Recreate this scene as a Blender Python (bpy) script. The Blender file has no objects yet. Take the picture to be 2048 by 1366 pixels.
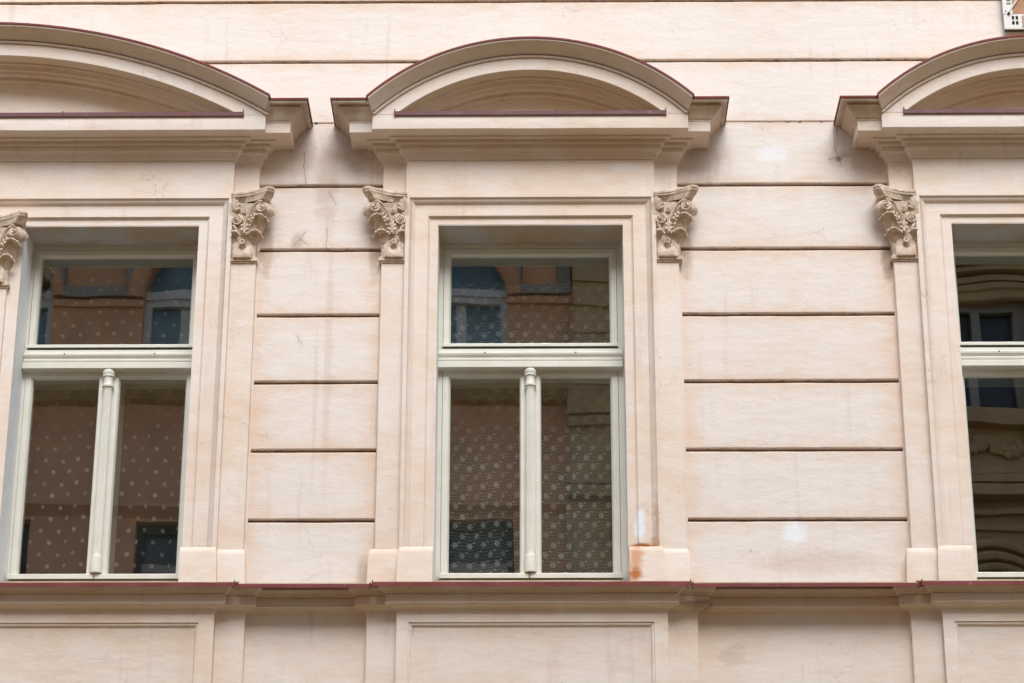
import bpy, bmesh, math, random
from math import sin, cos, pi, radians, sqrt, atan2, acos
from mathutils import Vector, Matrix, noise as mnoise

random.seed(7)
S = bpy.context.scene
COL = S.collection

# ---------------------------------------------------------------- camera
cam_d = bpy.data.cameras.new('camera')
cam = bpy.data.objects.new('camera', cam_d)
COL.objects.link(cam)
cam_d.sensor_width = 36.0
cam_d.lens = 36.0 * 5000.0 / 2048.0
cam_d.clip_start = 0.1
cam_d.clip_end = 1500.0
PITCH, YAW, ROLL = radians(22.3753), radians(-0.6607), radians(0.07997)
fw = Vector((sin(YAW) * cos(PITCH), cos(YAW) * cos(PITCH), sin(PITCH)))
rt = Vector((cos(YAW), -sin(YAW), 0.0))
up = rt.cross(fw)
r2 = rt * cos(ROLL) + up * sin(ROLL)
u2 = -rt * sin(ROLL) + up * cos(ROLL)
M = Matrix((r2, u2, -fw)).transposed().to_4x4()
M.translation = Vector((0.0, -13.85, 1.6))
cam.matrix_world = M
S.camera = cam

# ---------------------------------------------------------------- sky, sun, exposure (soft overcast street light)
world = bpy.data.worlds.new('World')
S.world = world
world.use_nodes = True
wn = world.node_tree
for n in list(wn.nodes):
    wn.nodes.remove(n)
SUN_EL, SUN_AZ = radians(45), radians(8)      # azimuth measured from the street side towards +x
sky = wn.nodes.new('ShaderNodeTexSky')
sky.sky_type = 'NISHITA'
sky.sun_disc = False
sky.sun_elevation = SUN_EL
sky.sun_rotation = pi - SUN_AZ
sky.air_density = 1.0
sky.dust_density = 2.0
sky.ozone_density = 1.0
hs = wn.nodes.new('ShaderNodeHueSaturation')
hs.inputs['Saturation'].default_value = 0.60
bg = wn.nodes.new('ShaderNodeBackground')
bg.inputs['Strength'].default_value = 0.15
wo = wn.nodes.new('ShaderNodeOutputWorld')
wn.links.new(sky.outputs[0], hs.inputs['Color'])
wn.links.new(hs.outputs[0], bg.inputs['Color'])
wn.links.new(bg.outputs[0], wo.inputs['Surface'])

sun_d = bpy.data.lights.new('sun', 'SUN')
sun_d.energy = 1.55
sun_d.angle = radians(35)
sun_d.color = (0.91, 0.965, 1.0)
sun = bpy.data.objects.new('sun', sun_d)
COL.objects.link(sun)
sdir = Vector((sin(SUN_AZ) * cos(SUN_EL), -cos(SUN_AZ) * cos(SUN_EL), sin(SUN_EL)))
sun.rotation_euler = sdir.to_track_quat('Z', 'Y').to_euler()
sun.location = (6, -30, 40)

S.view_settings.view_transform = 'Standard'
S.view_settings.look = 'None'
S.view_settings.gamma = 1.0
S.view_settings.use_curve_mapping = False
S.view_settings.exposure = 0.72
try:
    S.cycles.max_bounces = 12
    S.cycles.transparent_max_bounces = 16
    S.cycles.diffuse_bounces = 6
except Exception:
    pass


# ---------------------------------------------------------------- material helpers
class N:
    """tiny node-graph helper"""
    def __init__(self, name):
        self.m = bpy.data.materials.new(name)
        self.m.use_nodes = True
        self.t = self.m.node_tree
        self.bsdf = self.t.nodes['Principled BSDF']
        self.out = self.t.nodes['Material Output']

    def node(self, typ, **kw):
        n = self.t.nodes.new(typ)
        for k, v in kw.items():
            setattr(n, k, v)
        return n

    def link(self, a, b):
        self.t.links.new(a, b)

    def put(self, sock, v):
        if hasattr(v, 'is_output'):
            self.link(v, sock)
        else:
            sock.default_value = v

    def math(self, op, a, b=None, c=None, clamp=False):
        n = self.node('ShaderNodeMath', operation=op, use_clamp=clamp)
        self.put(n.inputs[0], a)
        if b is not None:
            self.put(n.inputs[1], b)
        if c is not None:
            self.put(n.inputs[2], c)
        return n.outputs[0]

    def mix(self, f, a, b, blend='MIX'):
        n = self.node('ShaderNodeMix', data_type='RGBA', blend_type=blend)
        self.put(n.inputs[0], f)
        self.put(n.inputs[6], a if hasattr(a, 'is_output') else (*a, 1.0))
        self.put(n.inputs[7], b if hasattr(b, 'is_output') else (*b, 1.0))
        return n.outputs[2]

    def pos(self):
        return self.node('ShaderNodeNewGeometry').outputs['Position']

    def xyz(self, v):
        n = self.node('ShaderNodeSeparateXYZ')
        self.link(v, n.inputs[0])
        return n.outputs

    def scale(self, v, s):
        n = self.node('ShaderNodeVectorMath', operation='MULTIPLY')
        self.link(v, n.inputs[0])
        n.inputs[1].default_value = s
        return n.outputs[0]

    def noise(self, v, sc, det=4.0, rough=0.55, dist=0.0):
        n = self.node('ShaderNodeTexNoise')
        self.link(v, n.inputs['Vector'])
        n.inputs['Scale'].default_value = sc
        n.inputs['Detail'].default_value = det
        n.inputs['Roughness'].default_value = rough
        n.inputs['Distortion'].default_value = dist
        return n.outputs['Fac'], n.outputs['Color']

    def ramp(self, v, lo, hi, a=0.0, b=1.0):
        n = self.node('ShaderNodeMapRange', interpolation_type='SMOOTHSTEP')
        self.put(n.inputs[0], v)
        n.inputs[1].default_value = lo
        n.inputs[2].default_value = hi
        n.inputs[3].default_value = a
        n.inputs[4].default_value = b
        return n.outputs[0]

    def bump(self, h, dist, strength=1.0, base=None):
        n = self.node('ShaderNodeBump')
        n.inputs['Strength'].default_value = strength
        n.inputs['Distance'].default_value = dist
        self.link(h, n.inputs['Height'])
        if base is not None:
            self.link(base, n.inputs['Normal'])
        return n.outputs[0]


def blob(k, p, cx, cz, rx, rz, jit, lo=0.35, hi=1.0):
    """soft stain on the facade: 1 in its middle, ragged towards its rim"""
    x, y, z = p
    dx = k.math('DIVIDE', k.math('SUBTRACT', x, cx), rx)
    dz = k.math('DIVIDE', k.math('SUBTRACT', z, cz), rz)
    d = k.math('SQRT', k.math('ADD', k.math('MULTIPLY', dx, dx), k.math('MULTIPLY', dz, dz)))
    d = k.math('ADD', d, k.math('MULTIPLY', k.math('SUBTRACT', jit, 0.5), 1.7))
    return k.ramp(d, hi, lo)


def segdist(k, p, x0, z0, x1, z1):
    dx, dz = x1 - x0, z1 - z0
    ax, az = k.math('SUBTRACT', p[0], x0), k.math('SUBTRACT', p[2], z0)
    t = k.math('DIVIDE', k.math('ADD', k.math('MULTIPLY', ax, dx), k.math('MULTIPLY', az, dz)), dx * dx + dz * dz, clamp=True)
    ex, ez = k.math('SUBTRACT', ax, k.math('MULTIPLY', t, dx)), k.math('SUBTRACT', az, k.math('MULTIPLY', t, dz))
    return k.math('SQRT', k.math('ADD', k.math('MULTIPLY', ex, ex), k.math('MULTIPLY', ez, ez)))


def stucco(name, wall=False, stains=True):
    k = N(name)
    P = k.pos()
    p = k.xyz(P)
    big, _ = k.noise(P, 1.7, 3.0, 0.5)
    mid, _ = k.noise(k.scale(P, (1.0, 1.0, 2.2)), 6.0, 5.0, 0.6)
    tr_a, _ = k.noise(k.scale(P, (1.0, 1.0, 3.4)), 17.0, 6.0, 0.68, 1.2)
    tr_m, _ = k.noise(P, 3.3, 3.0, 0.6)
    trowel = k.math('ADD', 0.5, k.math('MULTIPLY', k.math('SUBTRACT', tr_a, 0.5), k.ramp(tr_m, 0.38, 0.66, 0.12, 1.15)))
    fine, _ = k.noise(P, 150.0, 3.0, 0.6)
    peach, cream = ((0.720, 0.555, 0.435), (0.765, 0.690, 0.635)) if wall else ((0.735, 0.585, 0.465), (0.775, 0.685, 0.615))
    f = k.ramp(k.math('ADD', k.math('MULTIPLY', big, 0.6), k.math('MULTIPLY', mid, 0.4)), 0.33, 0.62)
    rnd_ = k.node('ShaderNodeObjectInfo').outputs['Random']
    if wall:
        a = k.node('ShaderNodeAttribute', attribute_name='painted_halo')  # pale middle, peach edges: halo and recess shade painted into the colour, with grime
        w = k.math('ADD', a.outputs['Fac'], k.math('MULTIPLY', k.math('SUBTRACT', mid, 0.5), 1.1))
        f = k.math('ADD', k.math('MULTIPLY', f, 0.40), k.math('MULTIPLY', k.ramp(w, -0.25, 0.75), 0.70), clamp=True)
    f = k.math('ADD', f, k.math('MULTIPLY', k.math('SUBTRACT', rnd_, 0.5), 0.34), clamp=True)
    col = k.mix(f, peach, cream)
    # trowel drag marks, faint
    col = k.mix(k.ramp(trowel, 0.58, 0.76, 0.0, 0.15), col, (0.52, 0.37, 0.27))
    col = k.mix(k.ramp(trowel, 0.40, 0.28, 0.0, 0.22), col, (0.80, 0.71, 0.65))
    # soot specks and pits
    sp, _ = k.noise(P, 55.0, 3.0, 0.7)
    col = k.mix(k.ramp(sp, 0.68, 0.74, 0.0, 0.55), col, (0.20, 0.13, 0.09))
    # rain-washed grime in vertical runs
    run, _ = k.noise(k.scale(P, (1.0, 1.0, 0.10)), 11.0, 4.0, 0.6)
    col = k.mix(k.math('MULTIPLY', k.ramp(run, 0.55, 0.75), k.ramp(big, 0.35, 0.65, 0.0, 0.28)), col, (0.44, 0.30, 0.21))
    # hairline cracks
    wv = k.node('ShaderNodeVectorMath', operation='ADD')
    _, wc = k.noise(P, 5.0, 4.0, 0.6)
    k.link(P, wv.inputs[0])
    k.link(k.scale(wc, (0.35, 0.35, 0.35)), wv.inputs[1])
    vo = k.node('ShaderNodeTexVoronoi', feature='DISTANCE_TO_EDGE')
    k.link(wv.outputs[0], vo.inputs['Vector'])
    vo.inputs['Scale'].default_value = 2.3
    cm, _ = k.noise(P, 2.6, 2.0, 0.5)
    crack = k.math('MULTIPLY', k.ramp(vo.outputs['Distance'], 0.006, 0.0015), k.ramp(cm, 0.54, 0.66))
    col = k.mix(k.math('MULTIPLY', crack, 0.28), col, (0.25, 0.16, 0.11))
    if wall:
        jf, _ = k.noise(k.scale(P, (1.0, 1.0, 0.35)), 30.0, 6.0, 0.75)
        jit = k.math('ADD', k.math('MULTIPLY', mid, 0.45), k.math('MULTIPLY', jf, 0.55))
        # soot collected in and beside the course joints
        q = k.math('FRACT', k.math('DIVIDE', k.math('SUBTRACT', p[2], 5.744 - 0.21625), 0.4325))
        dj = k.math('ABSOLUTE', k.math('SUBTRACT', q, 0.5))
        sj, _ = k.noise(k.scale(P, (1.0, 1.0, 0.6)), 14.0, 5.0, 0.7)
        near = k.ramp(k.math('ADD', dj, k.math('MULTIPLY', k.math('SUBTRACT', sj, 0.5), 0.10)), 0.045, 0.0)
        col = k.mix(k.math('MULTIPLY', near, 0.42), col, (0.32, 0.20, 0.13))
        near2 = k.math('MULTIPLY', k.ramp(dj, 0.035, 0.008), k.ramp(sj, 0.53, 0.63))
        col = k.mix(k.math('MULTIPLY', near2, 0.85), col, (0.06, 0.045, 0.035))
        # dark runs below the cornice ends
        for cx, cz, rx, rz, s, c in (
                (-1.30, 8.40, 0.10, 0.42, 0.36, (0.40, 0.27, 0.19)), (-1.26, 7.25, 0.032, 1.05, 0.24, (0.50, 0.36, 0.26)),
                (-1.33, 6.9, 0.02, 0.7, 0.16, (0.42, 0.28, 0.20)),
                (-1.12, 8.58, 0.13, 0.22, 0.40, (0.36, 0.23, 0.15)), (-1.46, 8.55, 0.12, 0.20, 0.34, (0.38, 0.25, 0.16)),
                (1.00, 8.55, 0.16, 0.26, 0.42, (0.38, 0.24, 0.16)), (2.02, 8.48, 0.16, 0.25, 0.42, (0.38, 0.24, 0.16)),
                (1.852, 8.513, 0.032, 0.028, 0.75, (0.14, 0.09, 0.06)), (1.852, 8.513, 0.09, 0.07, 0.25, (0.34, 0.22, 0.15)), (1.835, 8.64, 0.014, 0.13, 0.4, (0.34, 0.22, 0.15)),
                (2.12, 7.85, 0.05, 0.25, 0.6, (0.24, 0.15, 0.10)), (0.90, 7.88, 0.05, 0.25, 0.45, (0.35, 0.23, 0.16)),
                (-1.655, 7.93, 0.06, 0.28, 0.4, (0.35, 0.23, 0.16)), (-1.00, 7.9, 0.045, 0.25, 0.4, (0.35, 0.23, 0.16)),
                (-1.47, 7.97, 0.05, 0.07, 0.35, (0.30, 0.18, 0.12)),
                (1.484, 6.095, 0.10, 0.10, 0.75, (0.83, 0.86, 0.90)), (1.448, 8.555, 0.15, 0.085, 0.6, (0.83, 0.84, 0.87)),
                (1.6, 5.92, 0.5, 0.10, 0.30, (0.50, 0.34, 0.25)), (-1.02, 5.86, 0.05, 0.14, 0.45, (0.36, 0.24, 0.17))):
            col = k.mix(k.math('MULTIPLY', blob(k, p, cx, cz, rx, rz, jit), s), col, c)
        # the open cracks of the two bays, one by one
        cj = k.node('ShaderNodeVectorMath', operation='ADD')
        k.link(P, cj.inputs[0])
        k.link(k.scale(k.noise(P, 22.0, 3.0, 0.6)[1], (0.030, 0.0, 0.030)), cj.inputs[1])
        pj = k.xyz(cj.outputs[0])
        pj = (k.math('SUBTRACT', pj[0], 0.015), pj[1], k.math('SUBTRACT', pj[2], 0.015))
        dd = None
        for sg in (
            (-1.501, 7.932, -1.454, 7.982),
            (-1.454, 7.982, -1.425, 8.036),
            (-1.454, 7.982, -1.413, 7.949),
            (1.794, 8.509, 1.853, 8.523),
            (1.853, 8.523, 1.869, 8.468),
            (1.853, 8.523, 1.897, 8.543),
            (1.853, 8.523, 1.834, 8.585),
            (1.864, 8.810, 1.844, 8.585),
            (-1.443, 8.571, -1.449, 8.485),
            (-1.449, 8.485, -1.426, 8.341),
            (-1.286, 8.300, -1.241, 8.211),
            (-1.288, 8.059, -1.296, 7.908),
            (-1.444, 7.342, -1.425, 7.283)):
            d1 = segdist(k, pj, *sg)
            dd = d1 if dd is None else k.math('MINIMUM', dd, d1)
        op = k.ramp(dd, 0.0034, 0.0006)
        col = k.mix(k.math('MULTIPLY', op, 0.62), col, (0.13, 0.075, 0.05))
        col = k.mix(k.math('MULTIPLY', k.ramp(dd, 0.03, 0.004), 0.12), col, (0.42, 0.28, 0.20))
    elif stains:
        for cx, cz, rx, rz, s, c in (
                (0.585, 6.13, 0.040, 0.13, 0.85, (0.80, 0.84, 0.90)), (0.585, 6.000, 0.11, 0.026, 1.0, (0.36, 0.11, 0.035)),
                (0.555, 5.92, 0.060, 0.12, 0.75, (0.58, 0.26, 0.11)), (0.55, 5.82, 0.060, 0.060, 1.0, (0.46, 0.17, 0.055)), (0.68, 6.15, 0.018, 0.20, 0.5, (0.56, 0.30, 0.17)),
                (0.665, 6.02, 0.035, 0.05, 0.5, (0.56, 0.27, 0.13)),
                (-1.20, 8.71, 0.15, 0.09, 0.45, (0.30, 0.19, 0.12)), (-1.47, 8.71, 0.15, 0.09, 0.45, (0.30, 0.19, 0.12)),
                (1.09, 8.71, 0.15, 0.09, 0.40, (0.30, 0.19, 0.12)), (1.92, 8.71, 0.16, 0.09, 0.45, (0.30, 0.19, 0.12)),
                (0.52, 8.42, 0.13, 0.035, 0.5, (0.78, 0.76, 0.76)),
                (0.9, 5.64, 0.12, 0.03, 0.5, (0.16, 0.10, 0.06)), (1.10, 5.36, 0.10, 0.09, 0.25, (0.40, 0.27, 0.2))):
            col = k.mix(k.math('MULTIPLY', blob(k, p, cx, cz, rx, rz, mid), s), col, c)
    k.link(col, k.bsdf.inputs['Base Color'])
    k.bsdf.inputs['Roughness'].default_value = 0.92
    k.bsdf.inputs['Specular IOR Level'].default_value = 0.15
    b = k.bump(trowel, 0.0045, 0.22)
    b = k.bump(fine, 0.0015, 0.5, b)
    b = k.bump(mid, 0.012, 0.45, b)
    b = k.bump(crack, -0.002, 0.6, b)
    k.link(b, k.bsdf.inputs['Normal'])
    return k.m


def ornament_mat():
    k = N('carved stucco')
    P = k.pos()
    a, _ = k.noise(P, 30.0, 5.0, 0.65)
    s, _ = k.noise(P, 90.0, 3.0, 0.7)
    col = k.mix(k.ramp(a, 0.35, 0.65), (0.52, 0.385, 0.275), (0.72, 0.61, 0.505))
    col = k.mix(k.ramp(s, 0.60, 0.70, 0.0, 0.6), col, (0.22, 0.14, 0.10))
    k.link(col, k.bsdf.inputs['Base Color'])
    k.bsdf.inputs['Roughness'].default_value = 0.9
    k.link(k.bump(a, 0.004, 0.5), k.bsdf.inputs['Normal'])
    return k.m


def paint(name, c, c2, rough=0.42, sc=9.0, spots=0.0, dust=False):
    k = N(name)
    P = k.pos()
    a, _ = k.noise(P, sc, 5.0, 0.6)
    b, _ = k.noise(P, 117.0, 2.0, 0.5)
    col = k.mix(k.ramp(a, 0.35, 0.7), c, c2)
    if spots:
        s, _ = k.noise(k.scale(P, (1, 1, 0.4)), 45.0, 4.0, 0.7)
        col = k.mix(k.ramp(s, 0.60, 0.74, 0.0, spots), col, (0.34, 0.23, 0.25))
    if dust:
        nz = k.xyz(k.node('ShaderNodeNewGeometry').outputs['True Normal'])[2]
        col = k.mix(k.ramp(nz, 0.55, 0.85, 0.0, 0.85), col, (0.36, 0.265, 0.145))
    k.link(col, k.bsdf.inputs['Base Color'])
    k.link(k.ramp(a, 0.3, 0.7, rough - 0.06, rough + 0.12), k.bsdf.inputs['Roughness'])
    k.bsdf.inputs['Specular IOR Level'].default_value = 0.3
    k.link(k.bump(b, 0.0003, 0.08), k.bsdf.inputs['Normal'])
    return k.m


def plain(name, c, rough=0.9, var=0.15, sc=3.0):
    k = N(name)
    P = k.pos()
    a, _ = k.noise(P, sc, 5.0, 0.6)
    col = k.mix(k.ramp(a, 0.3, 0.7), tuple(v * (1 - var) for v in c), tuple(min(1, v * (1 + var)) for v in c))
    k.link(col, k.bsdf.inputs['Base Color'])
    k.bsdf.inputs['Roughness'].default_value = rough
    return k.m


def glass_mat():
    k = N('coated window glass')
    P = k.pos()
    a, _ = k.noise(k.scale(P, (1.0, 1.0, 0.7)), 2.1, 1.0, 0.4)
    nb = k.bump(a, 0.010, 0.09)
    tr = k.node('ShaderNodeBsdfTransparent')
    tr.inputs['Color'].default_value = (0.86, 0.89, 0.88, 1)
    gl = k.node('ShaderNodeBsdfGlossy')
    gl.inputs['Roughness'].default_value = 0.0
    gl.inputs['Color'].default_value = (0.97, 0.98, 1.0, 1)
    k.link(nb, gl.inputs['Normal'])
    lw = k.node('ShaderNodeLayerWeight')
    lw.inputs['Blend'].default_value = 0.5
    fac = k.math('ADD', 0.17, k.math('MULTIPLY', k.math('POWER', lw.outputs['Facing'], 4.0), 0.8))
    mx = k.node('ShaderNodeMixShader')
    k.link(fac, mx.inputs[0])
    k.link(tr.outputs[0], mx.inputs[1])
    k.link(gl.outputs[0], mx.inputs[2])
    k.link(mx.outputs[0], k.out.inputs['Surface'])
    return k.m


def curtain_mat(name, kind):
    k = N(name)
    uv = k.node('ShaderNodeUVMap').outputs[0]
    x, y, _ = k.xyz(uv)
    if kind == 'dots':
        px, py = 0.118, 0.150
        R = 0.0140
    else:
        px, py = 0.092, 0.124
        R = 0.019

    def cell(ox, oy):
        fx = k.math('MULTIPLY', k.math('SUBTRACT', k.math('FRACT', k.math('ADD', k.math('DIVIDE', x, px), ox)), 0.5), px)
        fy = k.math('MULTIPLY', k.math('SUBTRACT', k.math('FRACT', k.math('ADD', k.math('DIVIDE', y, py), oy)), 0.5), py)
        d = k.math('SQRT', k.math('ADD', k.math('MULTIPLY', fx, fx), k.math('MULTIPLY', fy, fy)))
        return fx, fy, d
    weave, _ = k.noise(k.scale(uv, (1, 1, 1)), 417.0, 2.0, 0.5)
    if kind == 'dots':
        m = k.math('MAXIMUM', k.ramp(cell(0, 0)[2], R + 0.001, R - 0.001), k.ramp(cell(0.5, 0.5)[2], R + 0.001, R - 0.001))
        alpha = k.math('ADD', k.math('MULTIPLY', m, k.ramp(k.noise(uv, 5.0, 2.0, 0.5)[0], 0.35, 0.65, 0.26, 0.55)), k.ramp(weave, 0.35, 0.7, 0.05, 0.13), clamp=True)
        col = (0.80, 0.78, 0.73)
    else:
        ms = []
        for o in ((0, 0), (0.5, 0.5)):
            fx, fy, d = cell(*o)
            an = k.math('ARCTAN2', fy, fx)
            pet = k.math('ADD', 0.0145, k.math('MULTIPLY', k.math('COSINE', k.math('MULTIPLY', an, 8.0)), 0.0055))
            ring = k.math('MULTIPLY', k.ramp(k.math('SUBTRACT', d, pet), 0.0016, -0.0012), k.ramp(d, 0.0050, 0.0085, 0.12, 1.0))
            core = k.ramp(d, 0.0040, 0.0028)
            ms.append(k.math('MAXIMUM', ring, core))
            # little sprig beside each flower
            sx = k.math('SUBTRACT', fx, 0.028)
            sy = k.math('SUBTRACT', k.math('ADD', fy, k.math('MULTIPLY', k.math('SINE', k.math('MULTIPLY', fx, 190.0)), 0.004)), 0.018)
            ds = k.math('ADD', k.math('MULTIPLY', k.math('MULTIPLY', sx, sx), 0.35), k.math('MULTIPLY', sy, sy))
            ms.append(k.math('MULTIPLY', k.ramp(ds, 0.00004, 0.000012), 0.8))
        wv = k.math('ADD', y, k.math('MULTIPLY', k.math('SINE', k.math('MULTIPLY', x, 75.0)), 0.0028))
        ln = k.math('ABSOLUTE', k.math('SUBTRACT', k.math('FRACT', k.math('DIVIDE', wv, 0.0207)), 0.5))
        ms.append(k.math('MULTIPLY', k.ramp(ln, 0.11, 0.03), 0.40))
        m = ms[0]
        for q in ms[1:]:
            m = k.math('MAXIMUM', m, q)
        alpha = k.math('ADD', k.math('MULTIPLY', m, k.ramp(k.noise(uv, 6.0, 2.0, 0.5)[0], 0.35, 0.65, 0.50, 0.95)), k.ramp(weave, 0.35, 0.7, 0.08, 0.20), clamp=True)
        col = (0.82, 0.79, 0.74)
    df = k.node('ShaderNodeBsdfDiffuse')
    df.inputs['Color'].default_value = (*col, 1)
    tl = k.node('ShaderNodeBsdfTranslucent')
    tl.inputs['Color'].default_value = (*col, 1)
    m0 = k.node('ShaderNodeMixShader')
    m0.inputs[0].default_value = 0.35
    k.link(df.outputs[0], m0.inputs[1])
    k.link(tl.outputs[0], m0.inputs[2])
    tr = k.node('ShaderNodeBsdfTransparent')
    mx = k.node('ShaderNodeMixShader')
    k.link(alpha, mx.inputs[0])
    k.link(tr.outputs[0], mx.inputs[1])
    k.link(m0.outputs[0], mx.inputs[2])
    k.link(mx.outputs[0], k.out.inputs['Surface'])
    return k.m


MAT = {
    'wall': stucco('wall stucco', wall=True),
    'trim': stucco('moulding stucco'),
    'joint': plain('sooty joint mortar', (0.20, 0.12, 0.07), 0.95, 0.35, 14.0),
    'carved': ornament_mat(),
    'frame': paint('cream window paint', (0.675, 0.655, 0.57), (0.715, 0.695, 0.615), 0.35),
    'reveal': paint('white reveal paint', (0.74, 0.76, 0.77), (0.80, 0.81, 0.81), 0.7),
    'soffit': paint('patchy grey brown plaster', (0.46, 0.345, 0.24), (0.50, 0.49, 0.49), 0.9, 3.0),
    'flash': paint('dark red sheet metal', (0.165, 0.030, 0.030), (0.215, 0.050, 0.048), 0.5, 7.0, 0.6, True),
    'flash_dull': paint('faded purple red sheet metal', (0.105, 0.030, 0.034), (0.145, 0.048, 0.050), 0.5, 7.0, 0.4, True),
    'flash_top': paint('weathered red sheet metal', (0.15, 0.022, 0.016), (0.21, 0.034, 0.024), 0.5, 7.0, 0.2, True),
    'glass': glass_mat(),
    'dots': curtain_mat('dotted voile', 'dots'),
    'lace': curtain_mat('flower lace', 'lace'),
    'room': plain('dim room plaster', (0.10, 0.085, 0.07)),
    'dark': plain('black hole', (0.012, 0.011, 0.010)),
    'white_metal': paint('white painted sheet metal', (0.64, 0.62, 0.60), (0.70, 0.68, 0.66), 0.45),
    'clay': plain('brown clay', (0.40, 0.22, 0.12), 0.85, 0.12, 17.0),
    'asphalt': plain('brown cobbles', (0.170, 0.115, 0.05), 0.9, 0.2, 8.0),
    'paving': plain('sandstone paving', (0.40, 0.27, 0.115), 0.85, 0.15, 8.0),
    'terracotta': plain('terracotta render', (0.62, 0.355, 0.205), 0.9, 0.10, 2.0),
    'brownstone': plain('brown stone render', (0.48, 0.345, 0.19), 0.9, 0.14, 2.5),
    'opp_white': plain('grey trim', (0.30, 0.285, 0.27), 0.8, 0.08, 3.0),
    'opp_light': plain('white window paint', (0.58, 0.60, 0.62), 0.6, 0.08),
    'opp_frame': plain('dark brown window paint', (0.05, 0.045, 0.045)),
    'opp_blue': plain('blue grey blinds', (0.13, 0.22, 0.28), 0.5, 0.2, 2.0),
    'opp_dark': plain('dark opposite glass', (0.035, 0.045, 0.060), 0.4, 0.3, 2.0),
    'roof': plain('clay roof tiles', (0.25, 0.10, 0.06), 0.9, 0.2, 6.0),
}


# ---------------------------------------------------------------- mesh helpers
class MB:
    def __init__(self):
        self.v, self.f, self.uv = [], [], None

    def add(self, verts, faces):
        o = len(self.v)
        self.v += [tuple(p) for p in verts]
        self.f += [tuple(i + o for i in f) for f in faces]
        return o

    def box(self, x0, x1, y0, y1, z0, z1):
        v = [(x0, y0, z0), (x1, y0, z0), (x1, y1, z0), (x0, y1, z0), (x0, y0, z1), (x1, y0, z1), (x1, y1, z1), (x0, y1, z1)]
        self.add(v, [(0, 3, 2, 1), (4, 5, 6, 7), (0, 1, 5, 4), (1, 2, 6, 5), (2, 3, 7, 6), (3, 0, 4, 7)])

    def bbox(self, x0, x1, y0, y1, z0, z1, b):
        """box whose front (low y) edges are chamfered"""
        v = []
        for (y, i) in ((y1, 0), (y0 + b, 0), (y0, b)):
            v += [(x0 + i, y, z0 + i), (x1 - i, y, z0 + i), (x1 - i, y, z1 - i), (x0 + i, y, z1 - i)]
        f = [(0, 3, 2, 1)[::-1], (8, 9, 10, 11)]
        for k in (0, 4):
            for j in range(4):
                a, c = k + j, k + (j + 1) % 4
                f.append((a, c, c + 4, a + 4))
        self.add(v, f)

    def grid(self, rows, close_u=False, close_v=False, flip=False):
        """rows: list of equally long point lists"""
        n, m = len(rows), len(rows[0])
        vs = [p for r in rows for p in r]
        fs = []
        for i in range(n if close_v else n - 1):
            for j in range(m if close_u else m - 1):
                a, b = i * m + j, i * m + (j + 1) % m
                c, d = ((i + 1) % n) * m + (j + 1) % m, ((i + 1) % n) * m + j
                fs.append((a, d, c, b) if flip else (a, b, c, d))
        self.add(vs, fs)

    def lathe(self, cx, cy, prof, seg=24, flute=0.0, nfl=12):
        rows = []
        for (r, z, fl) in [(p + (0,))[:3] for p in prof]:
            rows.append([(cx + (r - fl * flute * (0.5 + 0.5 * cos(nfl * 2 * pi * s / seg))) * cos(2 * pi * s / seg),
                          cy + (r - fl * flute * (0.5 + 0.5 * cos(nfl * 2 * pi * s / seg))) * sin(2 * pi * s / seg), z) for s in range(seg)])
        self.grid(rows, close_u=True)

    def tube(self, pts, rad, seg=8, squash=1.0):
        pts = [Vector(p) for p in pts]
        n = len(pts)
        rows = []
        ref = Vector((0, 1, 0))
        for i, p in enumerate(pts):
            t = (pts[min(i + 1, n - 1)] - pts[max(i - 1, 0)])
            t.normalize()
            a = ref - t * ref.dot(t)
            if a.length < 1e-4:
                a = Vector((1, 0, 0)) - t * t.x
            a.normalize()
            b = t.cross(a)
            r = rad[i] if isinstance(rad, (list, tuple)) else rad
            rows.append([p + a * (r * cos(2 * pi * s / seg)) + b * (r * squash * sin(2 * pi * s / seg)) for s in range(seg)])
        self.grid(rows, close_u=True)
        o = len(self.v)
        self.f.append(tuple(range(o - seg, o)))
        self.f.append(tuple(reversed(range(o - n * seg, o - (n - 1) * seg))))

    def ball(self, c, r, sx=1, sy=1, sz=1, nu=10, nv=7):
        rows = []
        for i in range(nv + 1):
            th = pi * i / nv
            rows.append([(c[0] + sx * r * sin(th) * cos(2 * pi * j / nu), c[1] + sy * r * sin(th) * sin(2 * pi * j / nu), c[2] + sz * r * cos(th)) for j in range(nu)])
        self.grid(rows, close_u=True)

    def mirror_x(self):
        self.v = [(-x, y, z) for x, y, z in self.v]
        self.f = [tuple(reversed(f)) for f in self.f]

    def mesh(self, name, smooth=35, fix=True):
        me = bpy.data.meshes.new(name)
        me.from_pydata(self.v, [], self.f)
        me.validate()
        if fix:
            bm = bmesh.new()
            bm.from_mesh(me)
            bmesh.ops.remove_doubles(bm, verts=bm.verts, dist=1e-5)
            bmesh.ops.recalc_face_normals(bm, faces=bm.faces)
            bm.to_mesh(me)
            bm.free()
        if smooth:
            me.polygons.foreach_set('use_smooth', [True] * len(me.polygons))
            me.set_sharp_from_angle(angle=radians(smooth))
        return me


def link(name, me, mat=None, parent=None, loc=(0, 0, 0)):
    o = bpy.data.objects.new(name, me)
    COL.objects.link(o)
    if mat is not None and me is not None and not me.materials:
        me.materials.append(MAT[mat])
    o.location = loc
    if parent is not None:
        o.parent = parent
    return o


def part(name, mb, mat, parent=None, smooth=35, loc=(0, 0, 0), fix=True):
    return link(name, mb.mesh(name, smooth, fix), mat, parent, loc)


def boxpart(name, b, mat, parent, bev=0.0):
    m = MB()
    if bev:
        m.bbox(*b, bev)
    else:
        m.box(*b)
    return part(name, m, mat, parent, 0)


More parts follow.
